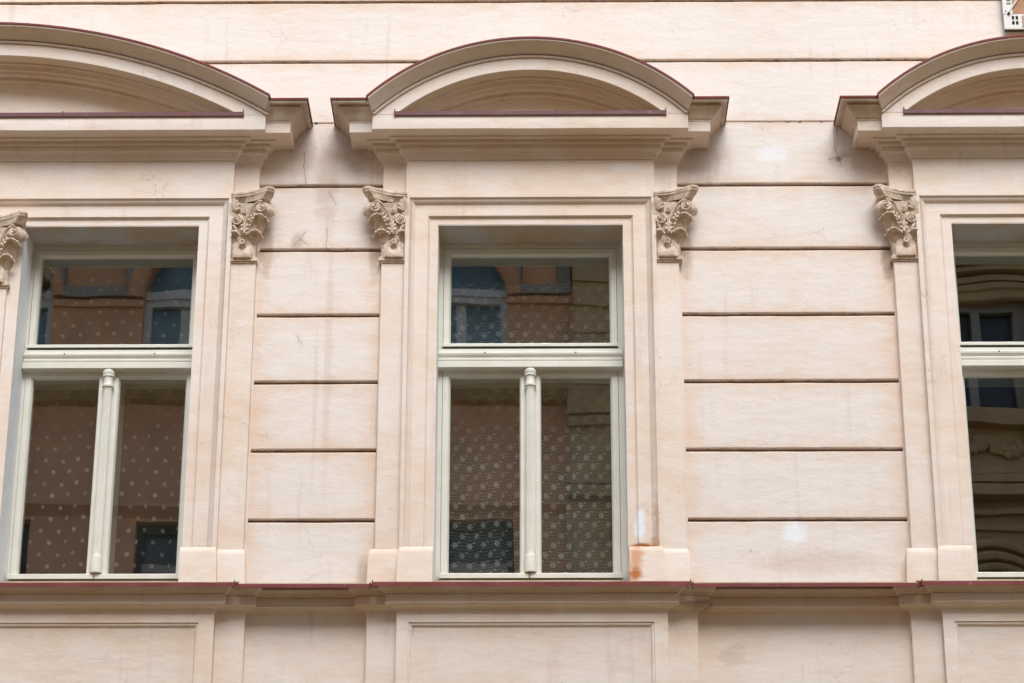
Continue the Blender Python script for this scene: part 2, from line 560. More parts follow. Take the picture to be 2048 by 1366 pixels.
def thing(name, label, cat, loc=(0, 0, 0), group=None):
    o = bpy.data.objects.new(name, None)
    o.empty_display_size = 0.2
    COL.objects.link(o)
    o.location = loc
    o['label'] = label
    o['category'] = cat
    if group:
        o['group'] = group
    return o


def sweep_plan(mb, prof, path, cap=True):
    """profile (offset outward, z) along a plan path of axis-aligned segments, mitred; outward = right-hand side (towards -y for +x)"""
    n = len(path)
    nor = []
    for i in range(n - 1):
        dx, dy = path[i + 1][0] - path[i][0], path[i + 1][1] - path[i][1]
        L = sqrt(dx * dx + dy * dy)
        nor.append((dy / L, -dx / L))
    st = []
    for i in range(n):
        if i == 0:
            q = nor[0]
        elif i == n - 1:
            q = nor[-1]
        else:
            a, b = nor[i - 1], nor[i]
            q = (a[0] + b[0], a[1] + b[1]) if abs(a[0] * b[0] + a[1] * b[1]) < 0.5 else a
        st.append((path[i], q))
        if i < n - 1:
            L = max(abs(path[i + 1][0] - path[i][0]), abs(path[i + 1][1] - path[i][1]))
            k = int((L - 0.5) / 0.10)
            for c in range(1, k):       # only the long runs, away from the mitres
                t = (0.25 + (L - 0.5) * c / k) / L
                st.append(((path[i][0] + (path[i + 1][0] - path[i][0]) * t, path[i][1] + (path[i + 1][1] - path[i][1]) * t), nor[i]))
    rows = []
    for (p, q) in st:
        rows.append([(p[0] + q[0] * o, p[1] + q[1] * (o + 0.0020 * mnoise.noise(Vector((p[0] * 4.0, o * 40.0, z * 30.0))) * (1 if o > 0.004 else 0)),
                      z + 0.0022 * mnoise.noise(Vector((p[0] * 3.0, z * 25.0, 4.2)))) for (o, z) in prof])
    n = len(st)
    o = len(mb.v)
    m = len(prof)
    mb.grid(rows)
    if cap:
        mb.f.append(tuple(o + j for j in range(m)))
        mb.f.append(tuple(o + (n - 1) * m + j for j in reversed(range(m))))


def arc_sweep(mb, cx, zc, prof, n=64, closed=True):
    """profile points (radius, y, kind, limit): kind 'x' stops at cx +- limit, kind 'z' stops at height limit"""
    rows = []
    for (r, y, kind, lim) in prof:
        if kind == 'x':
            a = math.asin(min(0.9999, lim / r))
        else:
            a = acos(max(-1, min(1, (lim - zc) / r)))
        rows.append([(cx + r * sin(-a + 2 * a * i / n), y, zc + r * cos(-a + 2 * a * i / n)) for i in range(n + 1)])
    o = len(mb.v)
    mb.grid(rows, close_v=closed)
    if closed:
        m = n + 1
        k = len(prof)
        mb.f.append(tuple(o + j * m for j in range(k)))
        mb.f.append(tuple(o + j * m + n for j in reversed(range(k))))


def frame_sweep(mb, x0, x1, z0, z1, prof, sx=1.0, sz=1.0, open_bottom=False):
    """rings (inset, y) around a rectangle; with open_bottom only left, head and right are built"""
    rows = []
    for (s, y) in prof:
        a, b, t, u = x0 + s * sx, x1 - s * sx, z1 - s * sz, z0 + (0 if open_bottom else s * sz)
        rows.append([(a, y, u), (a, y, t), (b, y, t), (b, y, u)])
    mb.grid(rows, close_u=not open_bottom)


# ---------------------------------------------------------------- setting: street
def sheet(name, x0, x1, y0, y1, z, mat, th=0.0):
    m = MB()
    if th:
        m.box(x0, x1, y0, y1, z - th, z)
    else:
        m.add([(x0, y0, z), (x1, y0, z), (x1, y1, z), (x0, y1, z)], [(0, 1, 2, 3)])
    o = part(name, m, mat, None, 0)
    o['kind'] = 'structure'
    return o


sheet('ground', -400, 400, -400, 400, -0.02, 'paving')
sheet('street', -120, 120, -14.2, -2.4, 0.0, 'asphalt')
sheet('pavement', -120, 120, -2.4, 0.30, 0.13, 'paving', 0.14)
sheet('pavement', -120, 120, -16.6, -14.2, 0.13, 'paving', 0.14)

# ---------------------------------------------------------------- the house
P1, P2 = -0.045, -0.09           # planes of the pilasters and of the window surrounds in front of the wall
GR = [5.744 + 0.4325 * i for i in range(10)]     # joints between the rendered courses
house = thing('apartment_building', 'peach stuccoed town house front with arched pediments over its tall windows', 'building')
CX, RX, LX = -0.0475, 3.0475, -3.405
XW = 5.9
# openings: (left, right)
OPEN = [(-4.744, -3.671), (-3.139, -2.066), (-0.615, 0.519), (2.508, 3.612)]
ZO0, ZO1 = 5.80, 8.075
# solid wall behind the rendered courses
core = MB()
xs = [-XW] + [v for o in OPEN for v in o] + [XW]
for i in range(0, len(xs), 2):
    core.box(xs[i], xs[i + 1], 0.032, 0.42, 4.6, 9.75)
for a, b in OPEN:
    core.box(a, b, 0.032, 0.42, ZO1, 9.75)
    core.box(a, b, 0.032, 0.42, 4.6, ZO0)
part('wall_core', core, 'joint', house, 0)
boxpart('lower_wall', (-XW, XW, 0.03, 0.42, 0.0, 4.6), 'trim', house)
boxpart('upper_wall', (-XW, XW, -0.002, 0.42, 9.75, 11.4), 'trim', house)


def course(x0, x1, z0, z1, gap0=0.0102, gap1=0.0102):
    """one rendered course: chamfered block with a slightly uneven face and a paler middle, edge shade painted in"""
    zb, zt = z0 + gap0, z1 - gap1
    nx, nz = max(6, int((x1 - x0) / 0.05)), 12
    m = MB()
    rows = []
    for j in range(nz + 1):
        z = zb + (zt - zb) * (j / nz if j in (0, nz) else (0.018 if j == 1 else 0.982 if j == nz - 1 else (j - 1) / (nz - 2)))
        row = []
        for i in range(nx + 1):
            x = x0 + (x1 - x0) * i / nx
            y = 0.0022 * mnoise.noise(Vector((x * 3.0, 0.3, z * 4.0)))
            e = 0.005 if j in (0, nz) else 0.0
            wz = 0.0025 * mnoise.noise(Vector((x * 6.0, 7.7, z0 * 3.0))) if j in (0, nz) else 0.0
            row.append((x, y + e, z + wz))
        rows.append(row)
    m.grid(rows)
    for j, yb in ((0, 0.03), (nz, 0.03)):
        m.grid([[(p[0], yb, p[2]) for p in rows[j]], rows[j]])
    for i in (0, nx):
        m.grid([[(r[i][0], 0.03, r[i][2]) for r in rows], [r[i] for r in rows]])
    me = m.mesh('wall_course', 18)
    at = me.attributes.new('painted_halo', 'FLOAT', 'POINT')
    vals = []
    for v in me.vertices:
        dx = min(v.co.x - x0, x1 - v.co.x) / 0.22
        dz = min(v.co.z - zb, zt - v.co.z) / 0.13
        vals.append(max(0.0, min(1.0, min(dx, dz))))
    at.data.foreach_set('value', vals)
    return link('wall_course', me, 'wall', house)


BAYS = [(-1.712, -0.951), (0.850, 2.147)]
for a, b in BAYS:
    for i in range(6):
        course(a + 0.014, b - 0.007, 5.73 if i == 0 else GR[i], GR[i + 1], 0.0085 if i else 0.0)
    m = MB()
    m.box(a - 0.02, a + 0.0138, 0.0012, 0.03, 5.73, GR[6] - 0.009)
    m.box(b - 0.0068, b + 0.02, 0.0012, 0.03, 5.73, GR[6] - 0.009)
    part('joint_stop', m, 'trim', house, 0)
    course(a, b, GR[6], 8.772, 0.0085, 0.0012)
course(-XW, XW, 8.772, GR[8], 0.0012, 0.0085)
course(-XW, XW, GR[8], GR[9], 0.0085, 0.0085)
course(-XW, XW, GR[9], 9.78, 0.0085, 0.0)
m = MB()
m.box(-XW, -1.72, 0.001, 0.03, GR[6] + 0.01, 8.772)
m.box(-0.945, 0.845, 0.001, 0.03, GR[6] + 0.01, 8.772)
m.box(2.152, XW, 0.001, 0.03, GR[6] + 0.01, 8.772)
part('wall_backing', m, 'trim', house, 0)

# bay walls under the sill cornice
for a, b in ((-1.69, -0.99), (0.904, 2.117)):
    boxpart('apron_wall', (a - 0.02, b + 0.02, 0.0, 0.03, 4.6, 5.73), 'trim', house)


# ---------------------------------------------------------------- window surrounds
ARCH = [(0.0, 0.02), (0.0, P2), (0.024, P2), (0.026, -0.084), (0.030, -0.078), (0.040, -0.074), (0.050, -0.064), (0.056, -0.055),
        (0.060, -0.050), (0.137, -0.050), (0.139, -0.044), (0.142, -0.037), (0.147, -0.035), (0.149, -0.030), (0.1985, -0.030)]


def surround(x0, x1, jambs, sx):
    m = MB()
    frame_sweep(m, x0, x1, 5.78, 8.241, ARCH, sx, 0.94, True)
    part('window_surround', m, 'trim', house)
    for (a, b) in jambs:
        for x, f in ((a, (0, 1, 2, 3)), (b, (3, 2, 1, 0))):
            m = MB()
            m.add([(x, -0.03, 5.78), (x, -0.03, 8.0555), (x, 0.43, 8.0555), (x, 0.43, 5.78)], [f])
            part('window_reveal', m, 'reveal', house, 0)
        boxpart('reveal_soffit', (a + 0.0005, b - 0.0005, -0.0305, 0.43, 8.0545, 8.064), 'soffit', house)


def pedestal(x0, x1, base, xo, side):
    """plinth block with a weathered top slope; widens a little downwards on its outer side"""
    f = base - 0.020
    m = MB()
    xa, xb = (x0 - xo, x1) if side < 0 else (x0, x1 + xo)
    q = 0.008
    qa, qb = (q, 0) if side < 0 else (0, q)
    rows = []
    for (z, y, s) in ((5.755, f, -1), (5.95, f, 0), (5.962, f + 0.004, 0.3), (5.985, base - 0.004, 1.0), (5.992, base + 0.01, 1.2)):
        rows.append([(xa + qa * s, 0.05, z), (xa + qa * s, y, z), (xb - qb * s, y, z), (xb - qb * s, 0.05, z)])
    m.grid(rows)
    part('pedestal', m, 'trim', house, 50)


def pilaster(xo, xi, side):
    """side -1: the outer edge is the left one"""
    x0, x1 = min(xo, xi), max(xo, xi)
    e = 0.02
    a, b = (x0, x1 + e) if side < 0 else (x0 - e, x1)
    boxpart('pilaster', (a, b, P1, 0.02, 5.76, 7.83), 'trim', house, 0.003)
    boxpart('pilaster_head', (a, b, P1, 0.02, 8.20, 8.476), 'trim', house, 0.003)
    pedestal(x0, x1, P1, 0.034 if side < 0 else 0.014, side)


def end_block(m, prof, side, xo, xe):
    """moulding that returns from the wall round the outer corner and stops at xe"""
    rows = [[(xo + side * o, 0.005, z) for (o, z) in prof], [(xo + side * o, P1 - o, z) for (o, z) in prof], [(xe, P1 - o, z) for (o, z) in prof]]
    o, k = len(m.v), len(prof)
    m.grid(rows)
    m.f.append(tuple(o + j for j in range(k)))
    m.f.append(tuple(o + 2 * k + j for j in reversed(range(k))))


def entablature(x0, a0, a1, x1, cx, zc, r_out):
    """x0,x1 outer pilaster edges; a0,a1 outer edges of the surround; the segmental arch has centre (cx,zc)"""
    bed = [(0.0, 8.470), (0.008, 8.471), (0.010, 8.484), (0.016, 8.502), (0.030, 8.516), (0.044, 8.519), (0.045, 8.531), (0.038, 8.534), (0.040, 8.546),
           (0.052, 8.552), (0.064, 8.551), (0.066, 8.563), (0.060, 8.567), (0.068, 8.576), (0.084, 8.579), (0.098, 8.577), (0.100, 8.588)]
    cor = [(0.196, 8.588), (0.199, 8.584), (0.200, 8.588)]
    path = [(x0, 0.02), (x0, P1), (a0, P1), (a0, P2), (a1, P2), (a1, P1), (x1, P1), (x1, 0.02)]
    m = MB()
    sweep_plan(m, [(-0.02, 8.470)] + bed + cor + [(0.200, 8.652), (-0.02, 8.652)], path)
    part('cornice', m, 'trim', house, 30)
    # ledge of the middle part under the tympanum
    m = MB()
    m.box(a0 - 0.1995, a1 + 0.1995, P2 - 0.1985, 0.0, 8.6524, 8.682)
    part('cornice_ledge', m, 'trim', house, 0)
    # end blocks with cyma
    cy = [(0.200, 8.648), (0.204, 8.650), (0.206, 8.658), (0.214, 8.662), (0.224, 8.672), (0.240, 8.694), (0.258, 8.711), (0.272, 8.719),
          (0.264, 8.724), (0.262, 8.737), (0.302, 8.739), (0.306, 8.757)]
    for side in (-1, 1):
        m = MB()
        end_block(m, [(-0.03, 8.648)] + cy + [(-0.03, 8.757)], side, x0 if side < 0 else x1, a0 - 0.195 if side < 0 else a1 + 0.195)
        part('cornice_end', m, 'trim', house, 30)
        # red sheet metal over the end block, with a drip edge
        m = MB()
        end_block(m, [(-0.04, 8.7615), (0.309, 8.7585), (0.309, 8.751), (0.313, 8.751), (0.314, 8.763), (-0.04, 8.773)],
                  side, x0 if side < 0 else x1, a0 - 0.215 if side < 0 else a1 + 0.215)
        part('pediment_flashing', m, 'flash_top', house, 0)
    # arch
    d = 9.154 - zc if r_out is None else r_out
    hx = (a1 - cx) + 0.2255       # where the arch stops, at the outer rim
    Z0 = 8.683
    o = d

    def R(crown):      # crown height measured for the small arches
        return o - (9.154 - crown)
    pr = [(R(9.150), 0.01, 'x', hx), (R(9.150), P2 - 0.306, 'x', hx), (R(9.136), P2 - 0.306, 'x', hx - 0.002), (R(9.133), P2 - 0.292, 'x', hx - 0.004)]
    for (cr, yy, w) in ((9.128, 0.286, 0.006), (9.120, 0.262, 0.010), (9.108, 0.240, 0.016), (9.096, 0.224, 0.022), (9.090, 0.214, 0.026)):
        pr.append((R(cr), P2 - yy, 'x', hx - w))
    for (cr, yy) in ((9.091, 0.212), (9.093, 0.196), (9.085, 0.192), (9.082, 0.212), (9.076, 0.217), (9.069, 0.212), (9.070, 0.196), (9.064, 0.196), (9.062, 0.200)):
        pr.append((R(cr), P2 - yy, 'z', Z0))
    for (cr, yy) in ((8.990, 0.200), (8.987, 0.198), (8.996, 0.100), (8.994, 0.096), (8.984, 0.096), (8.982, 0.090), (8.990, 0.086), (8.988, 0.070), (8.974, 0.060), (8.962, 0.058),
                     (8.960, 0.050), (8.968, 0.044), (8.964, 0.030), (8.950, 0.026), (8.946, 0.022), (8.944, -0.002), (8.950, -0.012), (8.946, -0.022), (8.930, -0.014), (8.922, -0.014),
                     (8.920, -0.024), (8.926, -0.030), (8.916, -0.038), (8.908, -0.036), (8.905, -0.052)):
        pr.append((R(cr), P2 - yy, 'z', Z0))
    pr.append((R(8.905), 0.01, 'z', Z0))
    m = MB()
    arc_sweep(m, cx, zc, pr, 72)
    part('pediment_arch', m, 'trim', house, 30)
    # tympanum
    m = MB()
    rt_ = R(8.915)
    a = acos((Z0 - zc) / rt_)
    pts = [(cx + rt_ * sin(-a + 2 * a * i / 48), P2 + 0.048, zc + rt_ * cos(-a + 2 * a * i / 48)) for i in range(49)]
    bk = [(p[0], 0.0, p[2]) for p in pts]
    m.add(pts, [tuple(range(49))])
    m.add(bk, [tuple(reversed(range(49)))])
    part('tympanum', m, 'trim', house, 0)
    # sheet metal over the arch
    m = MB()
    hf = hx + 0.010
    arc_sweep(m, cx, zc, [(o + 0.000, 0.01, 'x', hf), (o - 0.002, P2 - 0.309, 'x', hf), (o - 0.009, P2 - 0.309, 'x', hf),
                          (o - 0.009, P2 - 0.313, 'x', hf), (o + 0.003, P2 - 0.3135, 'x', hf), (o + 0.008, 0.01, 'x', hf)], 72)
    part('pediment_flashing', m, 'flash_top', house, 40)
    # sheet metal on the ledge
    hs_ = (a1 - cx) + 0.065
    m = MB()
    m.add([(cx + sx * hs_, y, z) for sx in (-1, 1) for (y, z) in ((P2, 8.7125), (P2 - 0.206, 8.6965), (P2 - 0.209, 8.672), (P2 - 0.2125, 8.672), (P2 - 0.211, 8.699), (P2, 8.716))],
          [(0, 1, 2, 3, 4, 5), (11, 10, 9, 8, 7, 6)] + [(i, i + 6, (i + 1) % 6 + 6, (i + 1) % 6) for i in range(6)])
    for sx in (-1, 1):
        m.box(cx + sx * hs_ - 0.003, cx + sx * hs_ + 0.003, P2 - 0.217, P2 - 0.202, 8.668, 8.712)
    jx = cx + 0.155 if cx > -2 else -2.90
    m.box(jx - 0.003, jx + 0.003, P2 - 0.217, P2 - 0.206, 8.670, 8.706)
    part('ledge_flashing', m, 'flash_dull', house, 0)


# centre and right windows
for cx, (xo0, xa0, xa1, xo1), sx_ in ((CX, (-0.951, -0.808, 0.713, 0.850), 1.0), (RX, (2.147, 2.2905, 3.8045, 3.948), 1.12)):
    surround(xa0, xa1, [(xa0 + 0.1985 * sx_, xa1 - 0.1985)], sx_)
    boxpart('frieze', (xa0 + 0.002, xa1 - 0.002, P2 + 0.003, 0.02, 8.2415, 8.476), 'trim', house)
    pilaster(xo0, xa0, -1)
    pilaster(xo1, xa1, 1)
    pedestal(xa0, xa0 + 0.196, P2, 0.004, -1)
    pedestal(xa1 - 0.196, xa1, P2, 0.004, 1)
    entablature(xo0, xa0, xa1, xo1, cx, 7.722, None)
# paired window on the left
LO = -3.405 * 2
surround(LO + 1.862, -1.862, [(-4.74, -3.675), (-3.135, -2.0704)], 1.05)
boxpart('frieze', (LO + 1.864, -1.864, P2 + 0.003, 0.02, 8.2415, 8.476), 'trim', house)
pilaster(-1.712, -1.862, 1)
pilaster(LO + 1.712, LO + 1.862, -1)
pedestal(-2.068, -1.862, P2, 0.004, 1)
pedestal(LO + 1.862, LO + 2.068, P2, 0.004, -1)
entablature(LO + 1.712, LO + 1.862, -1.862, -1.712, LX, 5.916, 3.356)
boxpart('mullion_pier', (-3.673, -3.137, -0.031, 0.42, 5.78, 8.06), 'trim', house, 0.004)
boxpart('mullion_pilaster', (-3.60, -3.21, -0.062, 0.0, 5.80, 7.66), 'trim', house, 0.003)

# ---------------------------------------------------------------- sill cornice, flashing and aprons
sill_path = [(-XW, P2), (-1.855, P2), (-1.855, P1), (-1.685, P1), (-1.685, 0.0), (-0.989, 0.0), (-0.989, P1), (-0.814, P1), (-0.814, P2),
             (0.731, P2), (0.731, P1), (0.904, P1), (0.904, 0.0), (2.117, 0.0), (2.117, P1), (2.292, P1), (2.292, P2), (XW, P2)]
m = MB()
sweep_plan(m, [(-0.03, 5.608), (0.0, 5.608), (0.004, 5.610), (0.006, 5.615), (0.016, 5.621), (0.034, 5.627), (0.046, 5.629), (0.048, 5.633),
               (0.060, 5.634), (0.064, 5.637), (0.064, 5.686), (0.058, 5.691), (0.072, 5.696), (0.076, 5.705), (0.090, 5.716), (0.100, 5.726),
               (0.100, 5.738), (-0.03, 5.738)], sill_path)
part('sill_cornice', m, 'trim', house, 30)


def flashing(x0, x1, yb, zb, yf, zf, lip):
    m = MB()
    n = max(4, int((x1 - x0) / 0.12))
    rows = []
    for i in range(n + 1):
        x = x0 + (x1 - x0) * i / n
        w = 0.0016 * mnoise.noise(Vector((x * 4, 1.3, yf * 9)))
        rows.append([(x, yb, zb - 0.004), (x, yf + 0.003, zf - 0.004 + w), (x, yf + 0.003 + w, zf - lip + w), (x, yf + w, zf - lip + w), (x, yf, zf + w), (x, yb, zb)])
    m.grid(rows, close_u=True)
    o = len(m.v)
    m.f.append(tuple(range(o - 6, o)))
    m.f.append(tuple(reversed(range(o - 6 * (n + 1), o - 6 * n))))
    # folded seams
    for xs_ in (x0 + 0.004, x1 - 0.004):
        m.box(xs_ - 0.003, xs_ + 0.003, yf - 0.004, yf + 0.03, zf - lip - 0.002, zf + 0.010)
    return part('sill_flashing', m, 'flash', house, 30)


flashing(-XW, -1.725, 0.21, 5.878, -0.238, 5.7325, 0.0235)
flashing(-1.719, -0.957, 0.0, 5.800, -0.214, 5.729, 0.022)
flashing(-0.951, 0.861, 0.21, 5.878, -0.238, 5.7325, 0.0235)
flashing(0.867, 2.154, 0.0, 5.800, -0.214, 5.729, 0.022)
flashing(2.160, XW, 0.21, 5.878, -0.238, 5.7325, 0.0235)

for a, b in ((-1.857, -1.685), (-0.989, -0.812), (0.729, 0.904), (2.117, 2.294)):
    boxpart('apron_pilaster', (a, b, P1, 0.01, 4.6, 5.62), 'trim', house, 0.004)
for a, b in ((-XW, -1.855), (-0.814, 0.731), (2.292, XW)):
    m = MB()
    frame_sweep(m, a, b, 4.62, 5.62, [(0.0, 0.01), (0.0, P2)] , 1, 1)
    # face with sunk panel
    ia, ib, it, iz = a + 0.066, b - 0.078, 5.540, 4.75
    if a < -5:
        ib = b - 0.088
    m.add([(a, P2, 4.62), (a, P2, 5.62), (b, P2, 5.62), (b, P2, 4.62), (ia, P2, iz), (ia, P2, it), (ib, P2, it), (ib, P2, iz)],
          [(0, 1, 5, 4), (1, 2, 6, 5), (2, 3, 7, 6), (3, 0, 4, 7)])
    frame_sweep(m, ia, ib, iz, it, [(0.0, P2), (0.002, P2 + 0.010), (0.006, P2 + 0.008), (0.012, P2 + 0.009), (0.018, P2 + 0.016), (0.022, P2 + 0.024), (0.030, P2 + 0.026)])
    m.add([(ia + 0.03, P2 + 0.026, iz + 0.03), (ib - 0.03, P2 + 0.026, iz + 0.03), (ib - 0.03, P2 + 0.026, it - 0.03), (ia + 0.03, P2 + 0.026, it - 0.03)], [(0, 1, 2, 3)])
    part('apron_panel', m, 'trim', house, 40)


# ---------------------------------------------------------------- windows
def rect_ring(m, x0, x1, z0, z1, prof):
    frame_sweep(m, x0, x1, z0, z1, prof)


def build_window(cx, ho, hs, hg):
    """ho: half opening, hs: half sash, hg: half glass"""
    YF = 0.130

    def wpart(name, mb, mat, parent, smooth=35):
        # the frames stand 11 cm further in than their drawing plane
        mb.v = [(x, y + 0.11, z + 0.034 + (z - 5.89) * 0.00777) for (x, y, z) in mb.v]
        return part(name, mb, mat, parent, smooth)
    fr = MB()
    # outer frame: jambs, head, sill and deep inner linings
    x0, x1 = cx - ho - 0.002, cx + ho + 0.006
    fr.bbox(x0, cx - hs, YF, 0.40, 5.836, 8.02, 0.003)
    fr.bbox(cx + hs, x1, YF, 0.40, 5.836, 8.02, 0.003)
    fr.bbox(cx - hs, cx + hs, YF, 0.40, 7.972, 8.02, 0.003)
    fr.bbox(cx - hs, cx + hs, YF - 0.004, 0.40, 5.836, 5.868, 0.003)
    fr.box(cx - hs, cx + hs, 0.140, 0.40, 7.155, 7.34)
    win = wpart('window', fr, 'frame', house, 0)
    # thin beads round the upper sash
    m = MB()
    frame_sweep(m, cx - hs - 0.008, cx + hs + 0.008, 7.30, 7.980, [(0, YF + 0.004), (0, YF - 0.005), (0.006, YF - 0.005), (0.008, YF + 0.004)], 1, 1, True)
    wpart('frame_bead', m, 'frame', win, 0)
    # sashes: bevelled rectangular frames round each pane

    def sash(a, b, c, d, ga, gb, gc, gd, name='sash'):
        s = MB()
        ys = (0.155, 0.128, 0.128, 0.133, 0.150, 0.195)
        t = (0.0, 0.0, 0.70, 0.80, 0.97, 1.0)
        rows = []
        for y, q in zip(ys, t):
            A, B, C_, D = a + (ga - a) * q, b + (gb - b) * q, c + (gc - c) * q, d + (gd - d) * q
            rows.append([(A, y, C_), (A, y, D), (B, y, D), (B, y, C_)])
        s.grid(rows, close_u=True)
        wpart(name, s, 'frame', win, 0)
        g = MB()
        tilt = random.uniform(-0.0015, 0.0015)
        g.add([(ga - 0.004, 0.160, gc - 0.004), (gb + 0.004, 0.160 + tilt, gc - 0.004), (gb + 0.004, 0.160 + tilt, gd + 0.004), (ga - 0.004, 0.160, gd + 0.004),
               (ga - 0.004, 0.164, gc - 0.004), (gb + 0.004, 0.164 + tilt, gc - 0.004), (gb + 0.004, 0.164 + tilt, gd + 0.004), (ga - 0.004, 0.164, gd + 0.004)],
              [(0, 1, 2, 3), (7, 6, 5, 4), (0, 4, 5, 1), (1, 5, 6, 2), (2, 6, 7, 3), (3, 7, 4, 0)])
        wpart('pane', g, 'glass', win, 0)
    sash(cx - hs + 0.002, cx + hs - 0.002, 7.318, 7.968, cx - hg, cx + hg, 7.352, 7.922)
    sash(cx - hs + 0.002, cx - 0.036, 5.870, 7.172, cx - hg + 0.003, cx - 0.0655, 5.900, 7.121)
    sash(cx + 0.036, cx + hs - 0.002, 5.870, 7.172, cx + 0.0655, cx + hg - 0.003, 5.900, 7.121)
    # deep linings behind the panes
    m = MB()
    m.box(cx - 0.062, cx + 0.062, 0.166, 0.36, 5.868, 7.155)
    wpart('mullion', m, 'frame', win, 0)
    m = MB()
    m.bbox(cx - 0.0358, cx + 0.0358, 0.1245, 0.16, 5.862, 7.17, 0.003)
    wpart('meeting_stile', m, 'frame', win, 0)
    # weather drips
    for (a, b, zt, zb) in ((cx - hs - 0.003, cx + hs + 0.003, 7.338, 7.312), (cx - hs - 0.006, cx - 0.010, 5.893, 5.857), (cx - 0.004, cx + hs + 0.006, 5.893, 5.857)):
        m = MB()
        pts = [(0.150, zt + 0.006), (0.128, zt + 0.003), (0.102, zt - 0.006), (0.096, zt - 0.010), (0.096, zb), (0.102, zb), (0.104, zb + 0.006), (0.150, zb + 0.006)]
        m.add([(x, y, z) for x in (a, b) for (y, z) in pts],
              [tuple(range(8)), tuple(range(15, 7, -1))] + [(i, i + 8, (i + 1) % 8 + 8, (i + 1) % 8) for i in range(8)])
        wpart('weather_drip', m, 'frame', win, 30)
    # transom: moulded bar
    m = MB()
    pts = [(0.16, 7.305), (0.116, 7.300), (0.104, 7.297), (0.104, 7.279), (0.097, 7.277), (0.086, 7.271), (0.0805, 7.262), (0.083, 7.252), (0.092, 7.243),
           (0.097, 7.236), (0.090, 7.232), (0.086, 7.226), (0.088, 7.218), (0.098, 7.213), (0.100, 7.210), (0.076, 7.206), (0.071, 7.201), (0.071, 7.168), (0.075, 7.164), (0.16, 7.164)]
    n = len(pts)
    a, b = cx - ho + 0.004, cx + ho - 0.004
    m.add([(x, y, z) for x in (a, b) for (y, z) in pts],
          [tuple(range(n)), tuple(range(2 * n - 1, n - 1, -1))] + [(i, i + n, (i + 1) % n + n, (i + 1) % n) for i in range(n)])
    wpart('transom', m, 'frame', win, 30)
    for dx in (-0.275, 0.275):
        m = MB()
        m.tube([(cx + dx, 0.0815, 7.2635), (cx + dx, 0.079, 7.2635)], 0.0045, 8)
        wpart('drain_hole', m, 'dark', win, 0)
    # colonnette on the meeting stile
    m = MB()
    cy = 0.106
    m.lathe(cx, cy, [(0.001, 7.1625), (0.032, 7.1625), (0.036, 7.158), (0.0375, 7.150), (0.0375, 7.138), (0.035, 7.132), (0.034, 7.130), (0.036, 7.126), (0.035, 7.120), (0.029, 7.116),
                     (0.0275, 7.110), (0.0275, 7.072), (0.031, 7.066), (0.0365, 7.062), (0.037, 7.056), (0.034, 7.050), (0.027, 7.046), (0.0265, 7.034, 0.3),
                     (0.0265, 7.00, 1.0), (0.0272, 6.50, 1.0), (0.0275, 6.03, 1.0), (0.0275, 6.005, 0.2), (0.0285, 5.999), (0.033, 5.992), (0.0345, 5.985), (0.0350, 5.893), (0.001, 5.893)],
            48, 0.0042, 14)
    for i in range(7):
        t = pi + pi * (i + 0.5) / 7
        m.ball((cx + 0.0285 * cos(t), cy + 0.0285 * sin(t), 7.040), 0.0038, nu=6, nv=4)
    wpart('colonnette', m, 'frame', win, 40)
    return win


build_window(-0.051, 0.562, 0.532, 0.486)
build_window(3.060, 0.548, 0.532, 0.486)
build_window(-2.606, 0.529, 0.510, 0.466)
build_window(LO + 2.606, 0.529, 0.510, 0.466)

# rooms behind the windows
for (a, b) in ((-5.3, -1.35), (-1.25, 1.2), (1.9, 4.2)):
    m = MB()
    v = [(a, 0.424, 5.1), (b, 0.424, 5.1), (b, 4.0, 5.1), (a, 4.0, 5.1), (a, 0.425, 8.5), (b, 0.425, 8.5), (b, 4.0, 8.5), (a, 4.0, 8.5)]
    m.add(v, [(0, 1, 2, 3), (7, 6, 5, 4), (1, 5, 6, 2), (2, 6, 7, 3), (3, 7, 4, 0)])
    part('room', m, 'room', house, 0, fix=False)


